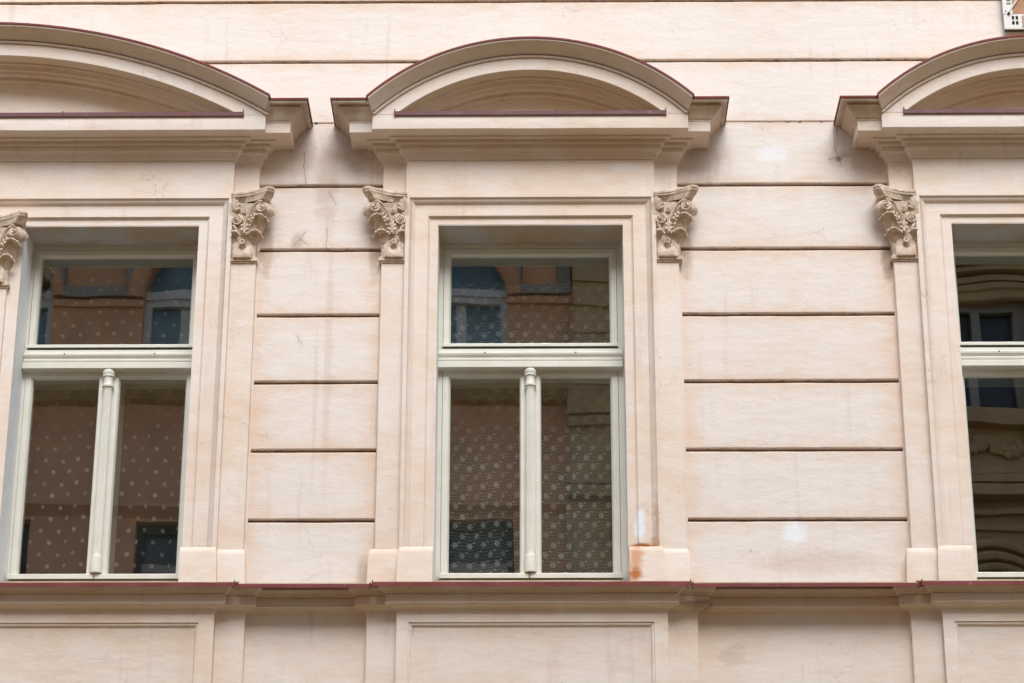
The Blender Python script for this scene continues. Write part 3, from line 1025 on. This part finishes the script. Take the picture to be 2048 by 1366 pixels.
# ---------------------------------------------------------------- curtains
def curtain(name, label, x0, x1, z0, z1, y, mat, waves, amp, seed):
    rnd = random.Random(seed)
    n = 220
    ph = [(rnd.uniform(0, 6.28), rnd.uniform(0.7, 1.4)) for _ in range(4)]
    pts = []
    for i in range(n + 1):
        u = i / n
        yy = amp * sin(2 * pi * waves * u + ph[0][0]) + amp * 0.6 * sin(2 * pi * waves * 1.7 * u * ph[1][1] + ph[1][0]) + amp * 0.3 * sin(2 * pi * waves * 3.3 * u + ph[2][0])
        pts.append((x0 + (x1 - x0) * u, y + yy))
    for q in (0.30, 0.72):         # a few pressed-in vertical pleats
        c = int(n * (q + rnd.uniform(-0.05, 0.05)))
        for i in range(-3, 4):
            pts[c + i] = (pts[c + i][0], pts[c + i][1] - 0.016 * (1 - abs(i) / 4))
    L = [0.0]
    for i in range(1, n + 1):
        L.append(L[-1] + sqrt((pts[i][0] - pts[i - 1][0]) ** 2 + (pts[i][1] - pts[i - 1][1]) ** 2))
    nz = 24
    vs, fs, uvs = [], [], []
    for j in range(nz + 1):
        z = z0 + (z1 - z0) * j / nz
        for i, (x, yy) in enumerate(pts):
            vs.append((x + 0.006 * sin(z * 3 + i * 0.05), y + (yy - y) * (1.15 - 0.3 * j / nz), z))
            uvs.append((L[i], z + 0.008 * sin(L[i] * 9 + ph[3][0])))
    for j in range(nz):
        for i in range(n):
            a = j * (n + 1) + i
            fs.append((a, a + 1, a + n + 2, a + n + 1))
    me = bpy.data.meshes.new(name)
    me.from_pydata(vs, [], fs)
    lay = me.uv_layers.new(name='UVMap')
    for poly in me.polygons:
        for li in poly.loop_indices:
            lay.data[li].uv = uvs[me.loops[li].vertex_index]
    me.polygons.foreach_set('use_smooth', [True] * len(me.polygons))
    o = link(name, me, mat)
    o['label'] = label
    o['category'] = 'curtain'
    return o


curtain('dotted_curtain', 'sheer curtain with pale polka dots behind the left window', -3.13, -2.07, 5.88, 7.96, 0.535, 'dots', 5, 0.012, 3)
curtain('lace_curtain', 'sheer lace curtain with white flowers behind the middle window', -0.60, 0.50, 5.88, 7.92, 0.535, 'lace', 4, 0.012, 5)


# ---------------------------------------------------------------- pilaster capitals
def capital_parts(side):
    """half capital: u runs outwards from the surround, w forwards from the pilaster face, origin at the foot of the surround edge"""
    def U(X):
        return (810 - X) / 2700.0

    def Z(Y):
        return 8.213 - (Y - 257) / 2404.0 - 7.80

    out = []

    def P(u, w, z):
        return (-u, -w, z)      # built for the left side (outward = -x), mirrored afterwards

    # bell
    m = MB()
    rows = []
    for (z, uo, w) in ((0.035, 0.145, 0.012), (0.08, 0.147, 0.014), (0.15, 0.152, 0.020), (0.21, 0.160, 0.030), (0.27, 0.168, 0.040), (0.33, 0.180, 0.052), (0.375, 0.190, 0.060)):
        rows.append([P(-0.02, -0.05, z), P(-0.02, w, z), P(uo - 0.012, w, z), P(uo, w - 0.012, z), P(uo, -0.05, z)])
    m.grid(rows)
    out.append(('bell', m, None))
    # astragal
    m = MB()
    for (z0, z1, e, w) in ((0.000, 0.010, 0.006, 0.010), (0.010, 0.028, 0.016, 0.020), (0.028, 0.037, 0.008, 0.013)):
        m.box(-(0.143 + e), 0.004, -w, 0.05, z0, z1)
    out.append(('astragal', m, None))
    # abacus: concave front, horn at the outer corner
    m = MB()
    front = []
    for i in range(13):
        t = i / 12
        u = -0.01 + t * 0.232
        w = 0.060 + 0.085 * t ** 2.2
        front.append((u, w))
    horn = [(0.250, 0.136), (0.262, 0.118)]
    retn = [(0.252, 0.06), (0.230, 0.0), (0.215, -0.05)]
    loop = front + horn + retn + [(-0.01, -0.05)]

    def ring(z, k):
        return [P(u * 1.0 - (k if u > 0.1 else 0), w - (k if w > 0 else 0), z) for (u, w) in loop]
    rows = [ring(0.385, 0.034), ring(0.400, 0.026), ring(0.412, 0.016), ring(0.418, 0.012), ring(0.420, 0.006), ring(0.430, 0.003), ring(0.432, 0.008), ring(0.436, 0.001), ring(0.448, 0.0), ring(0.452, 0.004)]
    m.grid(rows, close_u=True)
    o = len(m.v)
    nl = len(loop)
    m.f.append(tuple(range(o - nl, o)))
    m.f.append(tuple(reversed(range(0, nl))))
    out.append(('abacus', m, None))

    # spirals
    def spiral(c, R, turns, start, dirn, wf, n=34):
        """c=(u,z); returns points from the rim inwards; wf(u) gives w"""
        pts = []
        for i in range(n + 1):
            t = i / n
            r = R * (1 - 0.80 * t)
            a = start + dirn * 2 * pi * turns * t
            u, z = c[0] + r * cos(a), c[1] + r * sin(a)
            pts.append((u, wf(u) + 0.010 * t, z))
        return pts
    big = (U(300), Z(462))

    def wbig(u):
        return 0.052 + 0.44 * max(0, u - 0.06)
    stem = []
    for (X, Y) in ((592, 830), (600, 740), (590, 660), (560, 585), (515, 510), (465, 440), (410, 388), (350, 358)):
        u = U(X)
        stem.append((u, wbig(u), Z(Y)))
    sp = spiral(big, 0.0365, 1.9, radians(95), 1, wbig)
    m = MB()
    pts = [P(*p) for p in stem + sp]
    rad = [0.0070 + 0.0010 * min(1, i / 8) for i in range(len(stem))] + [0.0068 * (1 - 0.55 * i / len(sp)) for i in range(len(sp))]
    m.tube(pts, rad, 8)
    m.ball(P(big[0], wbig(big[0]) + 0.012, big[1]), 0.0095)
    # web and rolled side of the volute
    rows = []
    for (q, dw, ss) in ((0.2, 0.0, 0.0), (0.88, -0.002, 0.0), (1.06, -0.018, 0.010), (1.10, -0.045, 0.022), (1.0, -0.075, 0.034)):
        rows.append([P(big[0] + ss + 0.036 * q * cos(2 * pi * i / 24), wbig(big[0] + ss * 0.3) + dw - 0.003, big[1] - ss * 0.12 + 0.036 * q * sin(2 * pi * i / 24)) for i in range(24)])
    m.grid(rows, close_u=True)
    # second rib of the stem
    rib = [P(u - 0.014, w + 0.001, z - 0.010) for (u, w, z) in stem[3:]]
    m.tube(rib, 0.0042, 6)
    out.append(('volute', m, None))
    # inner volute
    inn = (U(738), Z(612))

    def win_(u):
        return 0.050
    st2 = [(U(X), 0.050, Z(Y)) for (X, Y) in ((612, 820), (610, 740), (612, 660), (628, 590), (665, 545), (705, 528))]
    sp2 = spiral(inn, 0.0335, 1.9, radians(80), -1, win_)
    m = MB()
    m.tube([P(*p) for p in st2 + sp2], [0.005] * len(st2) + [0.0062 * (1 - 0.5 * i / len(sp2)) for i in range(len(sp2))], 8)
    m.ball(P(inn[0], 0.062, inn[1]), 0.010)
    m.tube([P(inn[0], 0.020, inn[1]), P(inn[0], 0.046, inn[1])], 0.031, 18)
    tr = (U(608), Z(478))
    sp3 = [(U(640), 0.048, Z(560)), (U(672), 0.048, Z(510))] + spiral(tr, 0.021, 1.4, radians(200), -1, win_, 20)
    m.tube([P(*p) for p in sp3], [0.0045] * 2 + [0.0048 * (1 - 0.4 * i / 20) for i in range(21)], 7)
    m.ball(P(tr[0], 0.056, tr[1]), 0.006)
    m.tube([P(U(735), 0.044, Z(780)), P(U(750), 0.050, Z(735)), P(U(790), 0.050, Z(690))], [0.008, 0.009, 0.005], 7)
    out.append(('volute', m, None))
    # shell above the inner volute
    m = MB()
    for i, (X, Y, X2, Y2) in enumerate(((770, 470, 690, 440), (780, 462, 700, 362), (788, 455, 740, 310), (796, 452, 795, 275))):
        m.tube([P(U(X), 0.052, Z(Y)), P(U((X + X2) / 2), 0.062, Z((Y + Y2) / 2)), P(U(X2), 0.064, Z(Y2)), P(U(X2) + 0.002, 0.058, Z(Y2) + 0.004)], [0.006, 0.0105, 0.0115, 0.004], 8)
    out.append(('shell', m, None))

    # acanthus leaves: curled sheets
    def leaf(u0, z0, w0, ht, wd, curl, lean, lobes=5, th=0.006):
        m = MB()
        nu, nv = 12, 12
        fr, bk = [], []
        for j in range(nv + 1):
            t = j / nv
            if t < 0.72:
                s = t / 0.72
                zz = z0 + ht * s
                ww = w0 + 0.35 * curl * s ** 2.5
            else:
                a = (t - 0.72) / 0.28 * pi * 0.95
                zz = z0 + ht + 0.30 * curl * sin(a)
                ww = w0 + 0.35 * curl + 0.33 * curl * (1 - cos(a))
            half = wd * (0.62 + 0.38 * sin(pi * min(1, t * 1.05) * 0.9)) * (1 - 0.55 * max(0, t - 0.55) / 0.45)
            half *= 1 + 0.10 * cos(t * lobes * 2 * pi)
            cu = u0 + lean * t ** 1.8
            rf, rb = [], []
            for i in range(nu + 1):
                q = -1 + 2 * i / nu
                vein = 0.0035 * (1 - abs(q)) + 0.0022 * abs(cos(q * 7.0))
                drop = 0.012 * q * q * (1 if t > 0.6 else 0.5)
                rf.append(P(cu + half * q, ww + vein - drop * 0.7, zz - (drop if t > 0.7 else 0)))
                rb.append(P(cu + half * q, ww - th - drop * 0.7, zz - (drop if t > 0.7 else 0) - (th if t > 0.85 else 0)))
            fr.append(rf)
            bk.append(rb)
        m.grid(fr)
        m.grid(bk, flip=True)
        m.grid([fr[-1], bk[-1]])
        m.grid([[r[0] for r in fr], [r[0] for r in bk]])
        m.grid([[r[-1] for r in fr], [r[-1] for r in bk]])
        return m
    def hollow(rim, back, bead, th=0.006):
        """leaf seen from below: a scalloped rim in front, its hollow underside running back to the bell"""
        m = MB()
        up_, lo = [], []
        k = 6
        for (X, Y, w), (X2, Y2, w2) in zip(rim, back):
            r1, r2_ = [], []
            for i in range(k + 1):
                t = i / k
                u, z = U(X + (X2 - X) * t), Z(Y) + (Z(Y2) - Z(Y)) * t ** 1.9
                ww = w + (w2 - w) * t ** 0.8
                r1.append(P(u, ww, z))
                r2_.append(P(u, ww + 0.002, z + th * (1 - 0.5 * t)))
            lo.append(r1)
            up_.append(r2_)
        m.grid(lo)
        m.grid(up_, flip=True)
        m.grid([[r[0] for r in lo], [r[0] for r in up_]])
        n = len(rim)
        for i in range(bead):
            q = i / (bead - 1) * (n - 1)
            a_ = min(n - 2, int(q))
            f_ = q - a_
            X, Y, w = [rim[a_][c] + (rim[a_ + 1][c] - rim[a_][c]) * f_ for c in range(3)]
            m.ball(P(U(X), w + 0.001, Z(Y) + 0.003), 0.0085 if i % 2 == 0 else 0.0068, 1, 0.9, 0.95, 8, 5)
        return m
    out.append(('acanthus_leaf', hollow(
        [(215, 655, 0.060), (245, 618, 0.085), (300, 604, 0.112), (360, 590, 0.112), (420, 598, 0.102), (470, 655, 0.086), (515, 740, 0.070), (560, 825, 0.050)],
        [(330, 770, -0.02), (350, 780, 0.010), (385, 795, 0.028), (420, 805, 0.036), (455, 815, 0.040), (490, 822, 0.040), (525, 828, 0.040), (562, 832, 0.040)], 13), None))
    out.append(('acanthus_leaf', hollow(
        [(305, 885, 0.040), (330, 845, 0.068), (380, 822, 0.085), (440, 815, 0.084), (500, 826, 0.074), (560, 852, 0.052)],
        [(415, 985, -0.03), (425, 975, 0.010), (445, 965, 0.024), (475, 950, 0.028), (510, 930, 0.028), (556, 890, 0.030)], 10), None))
    out.append(('acanthus_leaf', hollow(
        [(682, 852, 0.050), (715, 830, 0.070), (760, 818, 0.078), (806, 832, 0.074)],
        [(735, 930, 0.026), (755, 925, 0.026), (780, 930, 0.026), (808, 940, 0.026)], 6), None))

    def relief(pts, w0, w1):
        m = MB()
        n = len(pts)
        cX = sum(p[0] for p in pts) / n
        cY = sum(p[1] for p in pts) / n
        back = [P(U(X), w0, Z(Y)) for X, Y in pts]
        mid_ = [P(U(X), w1 - 0.004, Z(Y)) for X, Y in pts]
        top = [P(U(X + (cX - X) * 0.12), w1, Z(Y + (cY - Y) * 0.12)) for X, Y in pts]
        m.grid([back, mid_, top], close_u=True)
        o = len(m.v)
        m.f.append(tuple(range(o - n, o)))
        return m
    out.append(('acanthus_leaf', relief([(455, 1190), (448, 1080), (462, 985), (495, 920), (535, 890), (565, 915), (560, 960), (585, 1000), (560, 1060), (575, 1190)], 0.008, 0.027), None))
    out.append(('acanthus_leaf', relief([(690, 1190), (695, 1060), (675, 1000), (695, 950), (700, 915), (735, 900), (775, 950), (792, 1020), (800, 1190)], 0.008, 0.027), None))
    out.append(('acanthus_leaf', relief([(480, 1190), (484, 1110), (515, 1075), (520, 1048), (560, 1036), (585, 1062), (625, 1085), (668, 1062), (695, 1036), (735, 1048), (740, 1080), (768, 1110), (772, 1190)], 0.010, 0.040), None))
    # sheath of the stems with small lobes
    m = MB()
    m.tube([P(U(610), 0.046, Z(840)), P(U(600), 0.050, Z(760)), P(U(590), 0.054, Z(690))], [0.008, 0.017, 0.020], 10, 0.8)
    for (X, Y) in ((560, 700), (600, 680), (640, 705), (565, 770), (640, 770), (500, 560), (440, 540), (470, 600), (520, 620)):
        m.ball(P(U(X), 0.056 + 0.25 * max(0, U(X) - 0.08), Z(Y)), 0.0095, 1, 0.8, 1.2, 8, 5)
    out.append(('sheath', m, None))
    # rosette on its stalk
    m = MB()
    rc = (U(628), Z(958))
    m.tube([P(rc[0], 0.015, Z(1060)), P(rc[0], 0.030, Z(1010)), P(rc[0], 0.036, Z(980))], 0.007, 7)
    ringp = [P(rc[0] + 0.0135 * cos(2 * pi * i / 16), 0.050, rc[1] + 0.0135 * sin(2 * pi * i / 16)) for i in range(17)]
    m.tube(ringp, 0.0052, 7)
    m.ball(P(rc[0], 0.049, rc[1]), 0.006)
    m.tube([P(rc[0], 0.015, rc[1]), P(rc[0], 0.045, rc[1])], 0.014, 14)
    out.append(('rosette', m, None))
    if side > 0:
        for (_, mm, _) in out:
            mm.mirror_x()
    return [(nm, mm.mesh('capital_' + nm, 45)) for (nm, mm, _) in out]


CAPS = {-1: capital_parts(-1), 1: capital_parts(1)}


def capital(x, y, z, side):
    root = None
    for nm, me in CAPS[side]:
        if root is None:
            root = link('capital', me, 'carved', house, (x, y, z))
        else:
            link(nm, me, 'carved', root)


for x, s in ((-0.808, -1), (0.713, 1), (2.2905, -1), (3.8045, 1), (-1.862, 1), (LO + 1.862, -1)):
    capital(x, P1, 7.80, s)
capital(-3.353, -0.062, 7.635, 1)
capital(-3.457, -0.062, 7.635, -1)

# ---------------------------------------------------------------- flower box bracket above the right pediment
fb = thing('flower_box_bracket', 'white slotted metal bracket with brown clay box above the right pediment', 'bracket', (3.06, -0.004, 9.39))
m = MB()


def holed(m, x0, x1, z0, z1, holes, y0, y1):
    """plate with rectangular holes"""
    xs_ = sorted({x0, x1} | {h[0] for h in holes} | {h[1] for h in holes})
    zs_ = sorted({z0, z1} | {h[2] for h in holes} | {h[3] for h in holes})
    for i in range(len(xs_) - 1):
        for j in range(len(zs_) - 1):
            cx_, cz_ = (xs_[i] + xs_[i + 1]) / 2, (zs_[j] + zs_[j + 1]) / 2
            if any(h[0] < cx_ < h[1] and h[2] < cz_ < h[3] for h in holes):
                continue
            m.box(xs_[i], xs_[i + 1], y0, y1, zs_[j], zs_[j + 1])


holes = []
for hx in (-0.078, -0.054, 0.036, 0.060):
    for hz in (0.034, 0.070):
        holes.append((hx, hx + 0.016, hz, hz + 0.028))
holed(m, -0.128, 0.128, 0.006, 0.110, holes, -0.045, -0.030)
part('slotted_plate', m, 'white_metal', fb, 0)
boxpart('plate_back', (-0.120, 0.120, -0.029, 0.0, 0.010, 0.1095), 'dark', fb)
for s in (-1, 1):
    m = MB()
    hl = [(-0.128 + 0.024, -0.128 + 0.050, 0.178 + 0.022 * i, 0.190 + 0.022 * i) for i in range(5)]
    holed(m, -0.130, -0.070, 0.1105, 0.36, hl, -0.048, -0.030)
    if s > 0:
        m.mirror_x()
    part('side_plate', m, 'white_metal', fb, 0)
    m = MB()
    m.box(-0.122, -0.075, -0.029, 0.0, 0.112, 0.355)
    if s > 0:
        m.mirror_x()
    part('plate_back', m, 'dark', fb, 0)
    m = MB()
    m.tube([(-0.098, -0.05, 0.118), (-0.02, -0.05, 0.235)], 0.006, 6)
    if s > 0:
        m.mirror_x()
    part('strut', m, 'white_metal', fb, 0)
    m = MB()
    m.tube([(-0.096, -0.056, 0.112), (-0.096, -0.045, 0.112)], 0.008, 10)
    m.tube([(-0.114, -0.051, 0.130), (-0.114, -0.044, 0.130)], 0.004, 8)
    if s > 0:
        m.mirror_x()
    part('bolt', m, 'dark', fb, 0)
boxpart('clay_box', (-0.0695, 0.0695, -0.040, 0.0, 0.1105, 0.33), 'clay', fb, 0.005)
m = MB()
for q in range(3):
    m.tube([(-0.004 + 0.010 * cos(a / 10 * 2 * pi), -0.050, 0.03 + 0.028 * q + 0.011 * sin(a / 10 * 2 * pi)) for a in range(11)], 0.003, 6)
part('scroll', m, 'carved', fb, 45)

# ---------------------------------------------------------------- houses across the street (seen mirrored in the panes)
YO = -16.55
opp = thing('terracotta_house', 'terracotta house across the street mirrored in the left and middle windows', 'building', (0, 0, 0))
XA, XB = -16.0, 0.60
PITCH_W, WW = 3.10, 1.87
wx = [-0.43 - PITCH_W * i for i in range(5)]          # right edges of the window columns
FLO = [(9.15, 11.84, False), (13.74, 15.05, True), (5.0, 7.4, False)]
m = MB()
m.box(XA, XB, YO - 0.6, YO - 0.30, 0.13, 17.0)
xs = [XA] + sorted([v for r in wx for v in (r - WW, r)]) + [XB]
for i in range(0, len(xs), 2):
    m.box(xs[i], xs[i + 1], YO - 0.30, YO, 0.13, 17.0)
for r in wx:
    zz = [0.13]
    for (a, b, arch) in sorted(FLO):
        zz += [a, b + (0.94 if arch else 0)]
    zz.append(17.0)
    for i in range(0, len(zz), 2):
        m.box(r - WW, r, YO - 0.30, YO, zz[i], zz[i + 1])
    # spandrels of the arched openings
    cxw, rr = r - WW / 2, WW / 2
    for s in (-1, 1):
        pts = [(cxw + s * rr * cos(a * pi / 2 / 10), 15.05 + rr * sin(a * pi / 2 / 10)) for a in range(11)] + [(cxw + s * rr, 15.05 + rr)]
        n = len(pts)
        m.add([(x, y, z) for y in (YO - 0.30, YO) for (x, z) in pts],
              [tuple(range(n)), tuple(range(2 * n - 1, n - 1, -1))] + [(i, i + n, (i + 1) % n + n, (i + 1) % n) for i in range(n)])
part('wall', m, 'terracotta', opp, 0)
for r in wx:
    for (a, b, arch) in FLO:
        x0, x1 = r - WW, r
        t = b + (0.94 if arch else 0)
        m = MB()
        fb_, ff = YO - 0.26, YO - 0.16
        m.box(x0, x0 + 0.10, fb_, ff, a, b)
        m.box(x1 - 0.10, x1, fb_, ff, a, b)
        m.box(x0 + 0.10, x1 - 0.10, fb_, ff, a, a + 0.12)
        m.box(x0 + 0.10, x1 - 0.10, fb_, ff, b - 0.12, b)
        m.box(x0 + WW / 2 - 0.09, x0 + WW / 2 + 0.09, fb_, ff + 0.02, a + 0.12, b - 0.12)
        if not arch:
            m.box(x0 + 0.1, x1 - 0.1, fb_, ff + 0.04, b - 0.68, b - 0.58)
        w = part('window', m, 'opp_light' if arch else 'opp_frame', opp, 0)
        if not arch:
            boxpart('transom', (x0 + 0.1, x1 - 0.1, ff + 0.041, ff + 0.06, b - 0.70, b - 0.58), 'opp_white', w)
        m = MB()
        m.box(x0, x1, YO - 0.285, YO - 0.27, a, t)
        part('pane', m, 'opp_blue' if arch else 'opp_dark', w, 0)
        if arch:
            for q in (0.28, 0.62):
                boxpart('drape', (x0 + WW * q, x0 + WW * q + 0.13, YO - 0.268, YO - 0.25, a + 0.12, b - 0.12), 'opp_light', w)
            boxpart('transom', (x0, x1, YO - 0.255, YO - 0.12, b - 0.02, b + 0.10), 'opp_light', w)
            m = MB()
            arcp = [(r - WW / 2 + (WW / 2 + 0.09) * cos(pi * i / 24), YO + 0.02, 15.0 + (WW / 2 + 0.09) * sin(pi * i / 24)) for i in range(25)]
            m.tube(arcp, 0.11, 8)
            part('archivolt', m, 'terracotta', w, 45)
for i in range(5):
    cxp = wx[i] + 0.615 if i else None
    if cxp is None:
        cxp = wx[0] + 0.415
    hw = 0.58 if i else 0.40
    m = MB()
    frame_sweep(m, cxp - hw, cxp + hw, 15.00, 17.2, [(0, YO), (0, YO + 0.09), (0.14, YO + 0.09), (0.16, YO + 0.02)])
    part('pier_panel', m, 'opp_white', opp, 0)
    boxpart('impost', (cxp - hw - 0.03, cxp + hw + 0.03, YO, YO + 0.06, 14.86, 14.96), 'terracotta', opp)
for (z0, z1, d) in ((13.42, 13.70, 0.24), (11.88, 12.05, 0.16), (8.2, 8.5, 0.2), (16.4, 17.0, 0.55)):
    m = MB()
    m.add([(x, y, z) for x in (XA, XB) for (y, z) in ((YO, z0), (YO + d * 0.4, z0 + 0.05), (YO + d, z1 - 0.06), (YO + d, z1), (YO, z1))],
          [(0, 1, 2, 3, 4), (9, 8, 7, 6, 5)] + [(i, i + 5, (i + 1) % 5 + 5, (i + 1) % 5) for i in range(5)])
    part('string_course', m, 'terracotta' if z0 < 12 else 'opp_white' if z0 > 16 else 'brownstone', opp, 0)
m = MB()
m.add([(XA, YO + 0.5, 17.0), (XB, YO + 0.5, 17.0), (XB, YO - 7, 17.0), (XA, YO - 7, 17.0), (XA, YO - 5, 19.0), (XB, YO - 5, 19.0)],
      [(0, 1, 5, 4), (2, 3, 4, 5), (1, 2, 5), (3, 0, 4), (0, 3, 2, 1)])
part('roof', m, 'roof', opp, 0)

br = thing('stone_house', 'brown stone house with heavy cornices mirrored in the right window', 'building', (0, 0, 0))
XA, XB = 0.42, 16.0
YB = YO + 0.12
bw = [(1.70, 2.95), (5.20, 6.42), (8.7, 9.95), (12.2, 13.4)]
FL = [(13.15, 14.86), (9.2, 10.55), (5.0, 7.2)]
m = MB()
m.box(XA, XB, YB - 0.6, YB - 0.32, 0.13, 17.3)
xs = [XA] + [v for w in bw for v in w] + [XB]
for i in range(0, len(xs), 2):
    m.box(xs[i], xs[i + 1], YB - 0.32, YB, 0.13, 17.3)
zz = [0.13] + [v for f in sorted(FL) for v in f] + [17.3]
for (a, b) in bw:
    for i in range(0, len(zz), 2):
        m.box(a, b, YB - 0.32, YB, zz[i], zz[i + 1])
part('wall', m, 'brownstone', br, 0)
for (a, b) in bw:
    for (c, d) in FL:
        m = MB()
        f0, f1 = YB - 0.25, YB - 0.14
        m.box(a, a + 0.10, f0, f1, c, d)
        m.box(b - 0.10, b, f0, f1, c, d)
        m.box(a + 0.1, b - 0.1, f0, f1, d - 0.1, d)
        m.box(a + 0.1, b - 0.1, f0, f1, c, c + 0.1)
        m.box((a + b) / 2 - 0.06, (a + b) / 2 + 0.06, f0, f1 + 0.02, c + 0.1, d - 0.1)
        w = part('window', m, 'opp_white', br, 0)
        m = MB()
        m.box(a, b, YB - 0.29, YB - 0.27, c, d)
        part('pane', m, 'opp_dark', w, 0)
        m = MB()
        frame_sweep(m, a - 0.22, b + 0.22, c - 0.05, d + 0.2, [(0, YB), (0, YB + 0.08), (0.08, YB + 0.08), (0.1, YB + 0.04), (0.2, YB + 0.04), (0.22, YB)])
        part('surround', m, 'brownstone', w, 0)
    # hood over each upper window: stepped cornice with a low gable
    m = MB()
    for (z0, z1, d_, e) in ((15.08, 15.16, 0.10, 0.24), (15.20, 15.26, 0.20, 0.32), (15.30, 15.38, 0.30, 0.40), (15.42, 15.52, 0.38, 0.48)):
        m.box(a - e, b + e, YB, YB + d_, z0, z1)
    n0 = [(a - 0.52, 15.52), (b + 0.52, 15.52), ((a + b) / 2, 16.05)]
    m.add([(x, y, z) for y in (YB, YB + 0.42) for (x, z) in n0], [(0, 1, 2), (5, 4, 3), (0, 3, 4, 1), (1, 4, 5, 2), (2, 5, 3, 0)])
    part('window_hood', m, 'brownstone', br, 0)
    # arched hood over the lower window
    cxw = (a + b) / 2
    for q, (r_, t_) in enumerate(((0.62, 0.05), (0.74, 0.06), (0.88, 0.06))):
        m = MB()
        m.tube([(cxw + r_ * cos(pi * i / 24), YB + 0.03 + 0.04 * q, 10.55 + r_ * sin(pi * i / 24)) for i in range(25)], t_, 8)
        part('arch_ring', m, 'brownstone', br, 45)
    # garland under the window
    rnd = random.Random(int(a * 10))
    m = MB()
    for i in range(60):
        t = i / 59
        x = a + (b - a) * t
        m.ball((x, YB + 0.05, 12.82 - 0.12 * sin(pi * 2 * t) ** 2 + rnd.uniform(-0.08, 0.08)), rnd.uniform(0.04, 0.08), 1, 0.8, 1, 7, 5)
    part('garland', m, 'brownstone', br, 45)
for (z0, z1, d) in ((13.02, 13.14, 0.24), (12.36, 12.46, 0.14), (12.22, 12.32, 0.24), (12.02, 12.16, 0.34), (11.82, 11.90, 0.12), (11.62, 11.70, 0.08), (8.3, 8.6, 0.25), (16.6, 17.3, 0.7)):
    boxpart('string_course', (XA, XB, YB, YB + d, z0, z1), 'brownstone', br, 0.02)
boxpart('corner_pilaster', (XA, XA + 0.55, YB, YB + 0.16, 8.6, 16.6), 'brownstone', br, 0.02)
for i in range(8):
    boxpart('quoin', (XA - 0.0, XA + (0.62 if i % 2 else 0.78), YB + 0.161, YB + 0.21, 13.2 + 0.38 * i, 13.50 + 0.38 * i), 'brownstone', br, 0.02)
m = MB()
m.add([(XA, YB + 0.6, 17.3), (XB, YB + 0.6, 17.3), (XB, YB - 7, 17.3), (XA, YB - 7, 17.3), (XA, YB - 5, 19.4), (XB, YB - 5, 19.4)],
      [(0, 1, 5, 4), (2, 3, 4, 5), (1, 2, 5), (3, 0, 4), (0, 3, 2, 1)])
part('roof', m, 'roof', br, 0)
